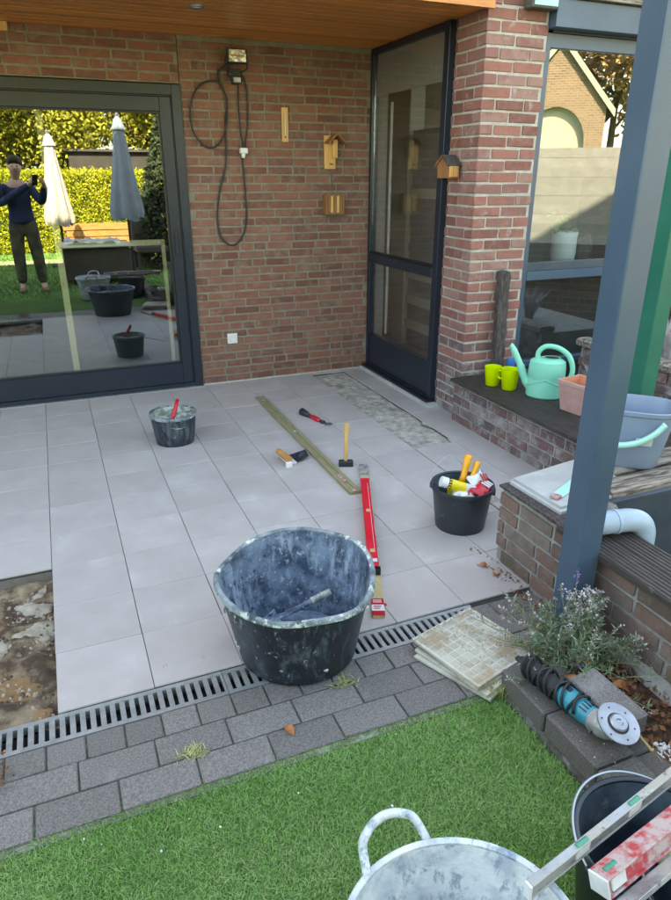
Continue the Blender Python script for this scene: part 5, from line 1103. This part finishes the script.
curled_leaf((-1.04, -3.90, .10), .085, 2.6, 'large curled orange leaf hanging in the lavender', .9)
curled_leaf((-1.10, -3.93, .07), .08, .3, 'dark curled leaf low in the lavender beside the grinder cable', .4)
curled_leaf((-2.285, -3.26, .001), .022, .3, 'tiny brown leaf on the tiles near the drain, left of the big tub')
curled_leaf((-.955, -3.98, .045), .075, 1.0, 'pinkish brown leaf between loose block and near wall', .3)
def weed(c, n_, h, sp, label):
    t = thing('weed', label, 'weed', c); tuft('blades', c, n_, h, sp, M['weed'], t, .0013, .9)
    for dx_ in (-.03, .025): tuft('blades', (c[0]+dx_, c[1]+rnd.uniform(-.01, .01), c[2]), n_//2, h, sp*.7, M['weed'], t, .0012, .9)
    return t
weed((-2.275, -3.665, 0), 40, .012, .035, 'yellow green weed sprouting between pavers, left one')
weed((-1.745, -3.563, 0), 40, .010, .035, 'yellow green weed sprouting between pavers beside the big tub')
weed((-1.30, -3.80, 0), 60, .05, .05, 'small weed at the kerb corner below the tile stack')
dw = thing('dead_plant', 'dark withered sprig over the pavers at the left picture edge', 'plant', (-2.92, -3.56, 0)); n = 260
Pq = np.c_[nrs.normal(-2.84, .04, n), nrs.normal(-3.57, .045, n), nrs.uniform(.0, .07, n)]; V, Fq = leafquads(Pq, .014, 1.5); stuff(fastmesh('dry_sprig', V, Fq, M['litter'], dw))
# ---------------------------------------------------------------- lavender
lv = thing('lavender_plant', 'grey green lavender with faded flower spikes at the foot of the blue grey post', 'plant', (-1.0, -3.83, .03))
LV = []; FV = []; SV = MB(); PV = []
def stem(base, tip, nl, lw, fl_, purple=False, r=.0013):
    base = Vector(base); tip = Vector(tip); mid = (base+tip)/2+Vector((rnd.gauss(0, .02), rnd.gauss(0, .02), .03))
    pth = [base*(1-t_)**2+mid*2*t_*(1-t_)+tip*t_*t_ for t_ in [k/7 for k in range(8)]]
    SV.tube(pth, r, 4, caps=False)
    for _ in range(nl):
        t_ = rnd.uniform(.02, .9)**.9; p = base*(1-t_)**2+mid*2*t_*(1-t_)+tip*t_*t_; LV.append((tuple(p), lw*(1-.4*t_)))
    if fl_:
        d_ = (tip-mid).normalized()
        for k in range(fl_): (PV if purple else FV).append(tuple(tip-d_*(k/fl_)*.045+Vector((rnd.gauss(0, .004), rnd.gauss(0, .004), rnd.gauss(0, .003)))))
stem((-.99, -3.80, .03), (-1.01, -3.78, .385), 8, .02, 26, True); stem((-1.01, -3.80, .03), (-1.05, -3.75, .33), 8, .02, 12)
for k in range(58):
    a_ = rnd.uniform(0, 2*PI); rr = abs(rnd.gauss(0, .13)); hh = rnd.uniform(.10, .24)*(1-rr*.9)
    b0 = (-1.045+rnd.gauss(0, .045), -3.82+rnd.gauss(0, .05), .03); tx, ty = b0[0]+rr*math.cos(a_), b0[1]+rr*math.sin(a_)
    if tx > -.85: tx = -.85-rnd.uniform(0, .03)
    if -.965 < tx < -.85 and ty > -3.73: ty = -3.75
    stem(b0, (tx, ty, .03+hh), 52, .030, 12 if rnd.random() < .5 else 0)
for k in range(26):  # tall grey column in front of the post
    b0 = (-.99+rnd.gauss(0, .02), -3.82+rnd.gauss(0, .02), .03); stem(b0, (-1.005+rnd.gauss(0, .02), -3.80+rnd.gauss(0, .02), rnd.uniform(.20, .34)), 40, .022, 34)
for k in range(12):
    stem((-.95, -3.80, .03), (-.875+rnd.gauss(0, .015), -3.76+rnd.gauss(0, .03), rnd.uniform(.18, .27)), 50, .024, 26)
for k in range(14):  # sprays to the left over the tiles
    b0 = (-1.04, -3.80, .03); stem(b0, (-1.12-rnd.uniform(0, .16), -3.66+rnd.uniform(-.1, .14), rnd.uniform(.08, .20)), 16, .02, 14)
for k in range(8):   # sprays to the right along the wall
    stem((-.96, -3.86, .03), (-.86+rnd.uniform(-.02, .02), -3.86-rnd.uniform(0, .14), rnd.uniform(.10, .20)), 60, .026, 14)
stem((-1.04, -3.88, .03), (-1.075, -3.90, .115), 3, .02, 16, True)
SV.build('stems', M['batten'], lv)
Pq = np.array([p for p, s in LV]); V, Fq = leafquads(Pq, .026, 6.5, .8); stuff(fastmesh('foliage', V, Fq, M['lav_leaf'], lv))
V, Fq = leafquads(np.array(FV), .0095, 1.6, .3); stuff(fastmesh('faded_flowers', V, Fq, M['lav_dry'], lv))
V, Fq = leafquads(np.array(PV), .0085, 1.6, .3); stuff(fastmesh('purple_flowers', V, Fq, M['lav_purple'], lv))

# ---------------------------------------------------------------- the garden behind the camera (seen in the glass)
def foliage(name, P, size, m, parent): V, F_ = leafquads(P, size, 1.7, .2); return stuff(fastmesh(name, V, F_, m, parent))
hd = thing('hedge', 'clipped sunlit yellow green hedge closing the garden', 'hedge', (-1, -11.6, 0))
n = 90000; Pq = np.c_[nrs.uniform(-7, 4.4, n), -11.3-np.abs(nrs.normal(0, .12, n)), nrs.uniform(0, 1.68, n)]; Pq[:9000, 2] = 1.66+nrs.normal(0, .03, 9000); Pq[:9000, 1] = nrs.uniform(-12.2, -11.3, 9000)
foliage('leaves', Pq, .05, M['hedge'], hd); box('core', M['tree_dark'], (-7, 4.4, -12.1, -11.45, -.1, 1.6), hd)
def crown(c, r, n, blobs=14, seed=0, squash=1):
    rr = np.random.RandomState(seed); out = []
    cs = rr.normal(size=(blobs, 3)); cs /= np.linalg.norm(cs, axis=1)[:, None]; cs *= (r*rr.uniform(.25, .8, blobs))[:, None]; rad = r*rr.uniform(.28, .5, blobs)
    for k in range(blobs):
        m_ = n//blobs; d_ = rr.normal(size=(m_, 3)); d_ /= np.linalg.norm(d_, axis=1)[:, None]; out.append(cs[k]+d_*(rad[k]*rr.uniform(.55, 1.05, m_)**.6)[:, None])
    P = np.concatenate(out); P[:, 2] *= squash; return P+np.array(c)
def tree(name, label, c, h, r, m, n, leaf, seed, squash=1, group=None):
    t = thing(name, label, 'tree', (c[0], c[1], 0), 0, group)
    b = MB(); b.tube([(c[0], c[1], -.1), (c[0]+.05, c[1], h*.3), (c[0]-.04, c[1]+.05, h*.6), (c[0], c[1], h*.9)], [.16, .13, .09, .03], 10)
    for k in range(7):
        a_ = k*2.4+seed; z_ = h*(.35+.07*k); b.tube([(c[0], c[1], z_), (c[0]+math.cos(a_)*r*.4, c[1]+math.sin(a_)*r*.4, z_+r*.3), (c[0]+math.cos(a_)*r*.7, c[1]+math.sin(a_)*r*.7, z_+r*.5)], [.06, .04, .015], 7)
    b.build('trunk', M['bark'], t, smooth=True); foliage('crown', crown((c[0], c[1], h-r*squash*.7), r, n, seed=seed, squash=squash), leaf, m, t)
tree('garden_tree', 'yellow green tree behind the hedge, left of the dark shed', (-4.2, -13.6), 5.0, 2.5, M['tree_y'], 40000, .105, 1)
tree('garden_tree', 'yellow green tree behind the hedge with branches over the parasols', (-1.9, -14.6), 5.8, 2.7, M['tree_y'], 50000, .105, 2)
tree('garden_tree', 'bright tree behind the hedge beside the dark conifer', (.9, -14.3), 5.6, 2.7, M['tree_y'], 46000, .105, 3)
tree('garden_tree', 'autumn coloured tree beside the gabled brick house', (21.5, -18.5), 8.0, 3.2, M['tree_orange'], 16000, .22, 4)
tree('garden_tree', 'autumn coloured tree behind the gabled brick house', (18.5, -20), 9.0, 4.2, M['tree_orange'], 16000, .26, 6)
cf = thing('conifer', 'dark green conifer standing right of the parasol nearer the patio', 'tree', (-.1, -8.2, 0)); n = 22000
zz = nrs.uniform(0, 1, n)**1.2; rr_ = (.95*(1-zz)+.05)*nrs.uniform(.5, 1, n)**.5; aa = nrs.uniform(0, 2*PI, n); Pq = np.c_[-.1+rr_*np.cos(aa), -8.2+rr_*np.sin(aa), .1+zz*2.9+.05*np.sin(aa*5)]
foliage('foliage', Pq, .085, M['tree_dark'], cf); MB().tube([(-.1, -8.2, -.1), (-.1, -8.2, 2.8)], [.09, .02], 8).build('trunk', M['bark'], cf)
shd = thing('shed', 'dark shed roof showing above the hedge', 'shed', (-1.4, -13, 0)); box('wall', M['interior_dark'], (-1.7, .6, -13.9, -12.9, -.1, 2.1), shd); box('roof', M['roof_tile'], (-1.8, .7, -14.0, -12.8, 2.11, 2.16), shd)
def parasol(label, c, zt, zb, m, rmax):
    t = thing('parasol', label, 'parasol', (c[0], c[1], 0)); MB().tube([(c[0], c[1], 0), (c[0], c[1], zt+.04)], .022, 12).build('pole', M['rubber'], t)
    H_ = zt-zb; n_ = 48
    def wb(r, z, a_): return r*(1+.16*math.sin(8*a_)*min(1, (zt-z)/H_+.2)), z+(.03*math.sin(4*a_) if z < zb+.05 else 0)
    b = MB(); b.lathe([(.02, zt), (.06, zt-.05), (.10, zt-.17), (.115, zt-.20), (.085, zt-.21), (.10, zt-.4), (rmax*.75, zb+H_*.35), (rmax, zb+.12), (rmax*.92, zb), (rmax*.6, zb+.05)], n_, (c[0], c[1], 0), wob=wb, cap0=True); b.build('canopy', m, t, smooth=.8)
    MB().lathe([(.26, 0), (.26, .05), (.05, .07), (.03, .25)], 24, (c[0], c[1], -.02), cap0=True, cap1=True).build('base', M['rubber'], t); MB().lathe([(.03, zt), (.03, zt+.03), (.001, zt+.07)], 12, (c[0], c[1], 0)).build('finial', M['steel'], t)
parasol('closed off white parasol, the sunlit one nearer the hedge', (-2.17, -8.6), 2.27, .74, M['canvas'], .24)
parasol('closed parasol nearer the patio, blue house shade put into its colour', (-1.13, -7.0), 2.46, .90, M['canvas_shaded'], .25)
tb = thing('garden_table', 'dark rattan garden table with clutter behind the photographer', 'table', (-1.85, -6.4, 0)); box('body', M['rattan'], (-2.25, -1.25, -6.9, -6.0, .06, .54), tb, ch=.02); box('top', M['cabinet_grey'], (-2.29, -1.21, -6.94, -5.96, .545, .58), tb, ch=.01)
for sx in (-2.2, -1.3):
    for sy in (-6.85, -6.05): box('leg', M['rattan'], (sx-.03, sx+.03, sy-.03, sy+.03, -.02, .058), tb)
vs = []; fs = []
for j in range(12):
    for i in range(16): vs.append((-2.2+i*.055, -6.75+j*.05, .60+.04*math.sin(i*1.1+j*.4)*math.sin(j*1.3+i*.2)+.03*rnd.random()))
for j in range(11):
    for i in range(15): a_ = j*16+i; fs.append((a_, a_+1, a_+17, a_+16))
fc = MB().quads(vs, fs).build('tarpaulin', M['white_dirty'], smooth=True); tag(fc, 'crumpled pale plastic sheet on the rattan table', 'sheet'); fc.modifiers.new('thickness', 'SOLIDIFY').thickness = .003
ch_ = thing('garden_chair', 'dark rattan garden chair left of the conifer', 'chair', (-.75, -7.6, 0)); box('seat', M['rattan'], (-1.0, -.45, -7.9, -7.35, .30, .42), ch_, ch=.02); box('backrest', M['rattan'], (-1.0, -.45, -8.02, -7.91, .30, .88), ch_, ch=.02)
for sx in (-.97, -.48):
    for sy in (-7.95, -7.40): box('leg', M['rattan'], (sx-.025, sx+.025, sy-.025, sy+.025, -.02, .299), ch_)
ow = thing('timber_stack', 'orange timber boards stacked in the sun before the hedge', 'timber stack', (-1.0, -10.4, 0))
for k in range(5): box('board', M['orangewood'], (-2.1+.05*(k % 2), 1.2-.07*(k % 3), -10.7+.05*(k % 2), -10.3, .0+k*.13, .115+k*.13), ow, ch=.005)
pvp = box('garden_path', M['stack'], (-6, 4, -9.9, -9.2, -.115, -.006)); structure(pvp)
# slatted fence and gabled brick house seen in the front window
fn = thing('slatted_fence', 'dark horizontal slatted fence on the right side of the garden', 'fence', (6.4, -5.6, 0)); fa = math.radians(40)
for k in range(14):
    b = MB(); b.m = Matrix.Translation((5.4, -6.9, 0)) @ Matrix.Rotation(fa, 4, 'Z'); b.box(-4.5, 4.5, -.012+.004*(k%2), .012+.004*(k%2), .0+k*.142, .1415+k*.142); b.build('slat', M['slat_grey'], fn)
for k in range(6):
    b = MB(); b.m = Matrix.Translation((5.4, -6.9, 0)) @ Matrix.Rotation(fa, 4, 'Z'); b.box(-4.5+k*1.8-.04, -4.5+k*1.8+.04, -.10, -.0125, -.1, 2.02); b.build('post', M['slat_dark'], fn)
gh = thing('gabled_house', 'small sunlit yellow brick gable house with arched garage opening', 'house', (14.2, -18.1, 0)); fa2 = math.radians(39.5); GM = Matrix.Translation((14.2, -18.1, 0)) @ Matrix.Rotation(fa2, 4, 'Z') @ Matrix.Diagonal((.92, 1, 1, 1))
ar = [(1.10*math.cos(PI*k/16), 2.55+1.15*math.sin(PI*k/16)+.05) for k in range(17)]
def gface(y, flip):
    outer = [(-1.75, -.1), (-1.15, -.1)]+[(x, z_) for x, z_ in reversed(ar)]+[(1.15, -.1), (1.75, -.1), (1.75, 3.7), (0, 5.65), (-1.75, 3.7)]
    return [(x, y, z_) for x, z_ in outer]
b = MB(); b.m = GM; s0 = gface(0, 0); s1 = gface(-.35, 0); n_ = len(s0)
b.quads(s0+s1, [tuple(range(n_))[::-1], tuple(n_+i for i in range(n_))]+[(i, (i+1) % n_, n_+(i+1) % n_, n_+i) for i in range(n_)]); b.build('gable_wall', M['house_yellow'], gh)
b = MB(); b.m = GM; b.box(-1.75, -1.45, -5, -.36, -.1, 3.7); b.box(1.45, 1.75, -5, -.36, -.1, 3.7); b.build('side_wall', M['house_yellow'], gh)
b = MB(); b.m = GM; b.box(-1.14, 1.14, -.30, -.26, -.1, 3.80); b.build('garage_door', M['cabinet_cream'], gh)
for s in (-1, 1):
    b = MB(); b.m = GM; b.loft([[(0, -5, 5.70), (0, .12, 5.70), (0, .12, 5.82), (0, -5, 5.82)], [(s*2.0, -5, 3.47), (s*2.0, .12, 3.47), (s*2.0, .12, 3.59), (s*2.0, -5, 3.59)]]); b.build('roof', M['roof_tile'], gh)
    b = MB(); b.m = GM; b.loft([[(0, .125, 5.62), (0, .17, 5.62), (0, .17, 5.86), (0, .125, 5.86)], [(s*2.05, .125, 3.38), (s*2.05, .17, 3.38), (s*2.05, .17, 3.62), (s*2.05, .125, 3.62)]]); b.build('verge_board', M['cabinet_cream'], gh)
gwl = thing('garden_wall', 'low brown brick wall opposite the big front window', 'wall', (2.6, -3.1, 0)); 
for r_i in range(14):
    for k in range(11):
        u0 = k*.21-(.105 if r_i % 2 else 0); b = MB(); b.m = Matrix.Translation((1.75, -3.9, 0)) @ Matrix.Rotation(math.radians(43), 4, 'Z'); b.box(max(0, u0), min(2.2, u0+.197), -.05, .05, .01+r_i*.067, .064+r_i*.067); b.build('brick', M['brick_near'], gwl)
b = MB(); b.m = Matrix.Translation((1.75, -3.9, 0)) @ Matrix.Rotation(math.radians(43), 4, 'Z'); b.box(.003, 2.197, -.044, .044, -.1, .94); b.build('mortar', M['mortar_dark'], gwl)
# side boundary left of the garden, reflected in the corner window
lf = thing('garden_fence', 'dark slatted fence along the left side of the garden', 'fence', (-7.5, -5, 0))
for k in range(12): box('slat', M['slat_dark'], (-7.52, -7.49, -10.5, .0, .0+k*.15, .138+k*.15), lf)
for k in range(6): box('post', M['slat_dark'], (-7.60, -7.521, -10.4+k*2.05, -10.32+k*2.05, -.1, 1.85), lf)

# ---------------------------------------------------------------- the photographer (seen in the door glass)
def skin_mesh(name, nodes, edges, m, parent=None, root=0, sub=2, origin=None):
    org = Vector(origin or (0, 0, 0)); me = bpy.data.meshes.new(name); me.from_pydata([Vector(p)-org for p, r in nodes], edges, []); me.update(); me.materials.append(m)
    o = bpy.data.objects.new(name, me); col.objects.link(o); o.location = org
    if parent: o.parent = parent; o.location = org-worldloc(parent)
    s_ = o.modifiers.new('skin', 'SKIN'); s_.use_smooth_shade = True
    sv = me.skin_vertices[0].data
    for i, (p, r) in enumerate(nodes): sv[i].radius = (r, r) if not isinstance(r, tuple) else r; sv[i].use_root = (i == root)
    u = o.modifiers.new('smooth', 'SUBSURF'); u.levels = sub; u.render_levels = sub
    return o
BX, BY = -2.73, -5.66
hl, hr_ = (CAM.x-.055, CAM.y-.050, CAM.z-.045), (CAM.x+.050, CAM.y-.045, CAM.z-.050)
nodes = [((BX, BY, .99), (.105, .085)), ((BX, BY+.005, 1.15), (.145, .105)), ((BX, BY+.01, 1.34), (.165, .115)), ((BX, BY, 1.45), (.12, .09)), ((BX, BY+.01, 1.53), .055), ((BX+.01, BY+.03, 1.575), .060),
 ((BX+.02, BY+.055, 1.655), (.088, .104)), ((BX+.02, BY+.05, 1.745), (.094, .108)),
 ((BX-.17, BY+.01, 1.42), .062), ((BX-.27, BY+.09, 1.20), .047), ((hl[0]-.05, hl[1]-.07, hl[2]-.06), .032), (hl, .028),
 ((BX+.17, BY+.01, 1.42), .062), ((BX+.30, BY+.10, 1.22), .047), ((hr_[0]+.03, hr_[1]-.08, hr_[2]-.07), .032), (hr_, .028),
 ((BX-.075, BY, .88), .068), ((BX-.12, BY+.02, .50), .062), ((BX-.13, BY-.02, .10), .045), ((BX-.14, BY+.10, .03), .040),
 ((BX+.075, BY, .88), .068), ((BX+.13, BY+.03, .50), .062), ((BX+.15, BY, .10), .045), ((BX+.17, BY+.12, .03), .040)]
edges = [(0, 1), (1, 2), (2, 3), (3, 4), (4, 5), (5, 6), (6, 7), (3, 8), (8, 9), (9, 10), (10, 11), (3, 12), (12, 13), (13, 14), (14, 15), (0, 16), (16, 17), (17, 18), (18, 19), (0, 20), (20, 21), (21, 22), (22, 23)]
def fingers(hand, sgn, base):
    for k in range(4):
        z_ = hand[2]+.026-k*.018; i0 = len(nodes)
        nodes.append(((hand[0]+sgn*.006, hand[1]+.004, z_), .009)); nodes.append(((hand[0]+sgn*.010, hand[1]+.030, z_+.004), .0085)); nodes.append(((hand[0]-sgn*.010, hand[1]+.036-.002*k, z_+.004), .0075))
        edges.extend([(base, i0), (i0, i0+1), (i0+1, i0+2)])
    i0 = len(nodes); nodes.append(((hand[0]-sgn*.022, hand[1]-.012, hand[2]+.012), .010)); nodes.append(((hand[0]-sgn*.038, hand[1]+.006, hand[2]+.03), .0085)); edges.extend([(base, i0), (i0, i0+1)])
fingers(hl, -1, 11); fingers(hr_, 1, 15)
pe = skin_mesh('person', nodes, edges, M['skin'], origin=(BX, BY, 0)); tag(pe, 'man in navy jumper and khaki trousers photographing with a phone, seen in the door glass', 'person')
up_ = [((BX, BY, .92), (.205, .16)), ((BX, BY, 1.0), (.185, .145))]+[(nodes[i][0], (tuple(r_+.018 for r_ in nodes[i][1]) if isinstance(nodes[i][1], tuple) else nodes[i][1]+.014)) for i in (1, 2, 3, 8, 9, 10, 12, 13, 14)]
skin_mesh('jumper', up_, [(0, 1), (1, 2), (2, 3), (3, 4), (4, 5), (5, 6), (6, 7), (4, 8), (8, 9), (9, 10)], M['jumper'], pe)
lo_ = [((BX, BY, 1.06), (.172, .132)), ((BX, BY, .95), (.19, .15))]+[((BX-.10, BY, .87), .115), (nodes[17][0], .088), (nodes[18][0], .072), ((BX+.10, BY, .87), .115), (nodes[21][0], .088), (nodes[22][0], .072)]
skin_mesh('trousers', lo_, [(0, 1), (1, 2), (2, 3), (3, 4), (1, 5), (5, 6), (6, 7)], M['trousers'], pe)
for s in (-1, 1):
    sx = BX+(-.14 if s < 0 else .165); skin_mesh('shoe', [((sx, BY-.03, .035), .05), ((sx, BY+.08, .035), (.048, .04)), ((sx+s*.01, BY+.18, .025), (.042, .03))], [(0, 1), (1, 2)], M['shoe'], pe)
hx, hy = BX+.02, BY+.05
b = MB()
b.lathe([(.080, 1.715), (.092, 1.755), (.088, 1.80), (.060, 1.832), (.001, 1.842)], 24, (hx, hy-.018, 0), wob=lambda r, z, t_: (r*(1+.02*math.sin(7*t_)), z+(.035*math.sin(t_) if z < 1.75 else 0))); b.build('hair', M['hair'], pe, smooth=True)
MB().tube([(hx+.003, hy+.085, 1.70), (hx+.003, hy+.118, 1.665), (hx+.003, hy+.09, 1.655)], [.008, .014, .008], 8).build('nose', M['skin'], pe, smooth=True)
for s in (-1, 1):
    MB().lathe([(.001, 0), (.022, .006), (.024, .014), (.01, .02)], 12, (0, 0, 0)).build('ear', M['skin'], pe, smooth=True).location = Vector((hx+s*.086, hy-.01, 1.675))-worldloc(pe)
    b = MB(); b.tube([(hx+s*.03-.012, hy+.084, 1.700), (hx+s*.03+.012, hy+.084, 1.700)], .006, 8); b.build('eye', M['black'], pe)
MB().tube([(hx-.022, hy+.088, 1.628), (hx, hy+.094, 1.626), (hx+.022, hy+.088, 1.628)], .004, 6).build('mouth', M['pine_dark'], pe)
ph = MB(); ph.m = cam.matrix_basis.copy() if False else (Matrix.Translation(CAM) @ cam.rotation_euler.to_matrix().to_4x4())
ph.box(-.062, .014, -.135, .014, .006, .014, ch=.003); po_ = ph.build('phone', M['black']); tag(po_, 'black phone held up by the man', 'phone')

pts = [(rnd.uniform(-3.2, -1.3), rnd.uniform(-4.7, -3.8), .0) for _ in range(26)]; stuff(crumbs('chips', pts, .0045, M['gravel']))
pts = [(rnd.uniform(-1.28, -1.09), rnd.uniform(-4.5, -3.8), .092) for _ in range(50)]; stuff(crumbs('grit', pts, .003, M['gravel']))
n = 14; Pq = np.c_[nrs.uniform(-2.7, -1.0, n), nrs.uniform(-3.3, -1.0, n), np.full(n, .002)]; V, Fq = leafquads(Pq, .016, 3.5, 0); V[:, 2] = np.abs(V[:, 2]-.002)*.3+.001; stuff(fastmesh('leaf_bits', V, Fq, M['litter']))
# ---------------------------------------------------------------- groups of look-alikes
GROUPS = {'parasol': 'closed parasols in the garden', 'garden_tree': 'trees at the end of the garden', 'weed': 'weeds between the pavers', 'dry_leaf': 'dry leaves lying about', 'plant_pot': 'lime green pots on the decking',
 'loose_tile': 'stack of loose tiles on the pavers', 'bucket': 'black builder buckets', 'pergola_post': 'square posts of the pergola', 'cover_slab': 'grey slabs on the wall end', 'powder_bag': 'bags and packets of building material',
 'spirit_level': 'spirit levels', 'brush_handle': 'orange tool handles in the bucket', 'grass_tuft': 'dry spiky tufts', 'trim_board': None}
for o in bpy.data.objects:
    if o.parent is None and 'label' in o.keys():
        g_ = GROUPS.get(o.name.split('.')[0])
        if g_: o['group'] = g_
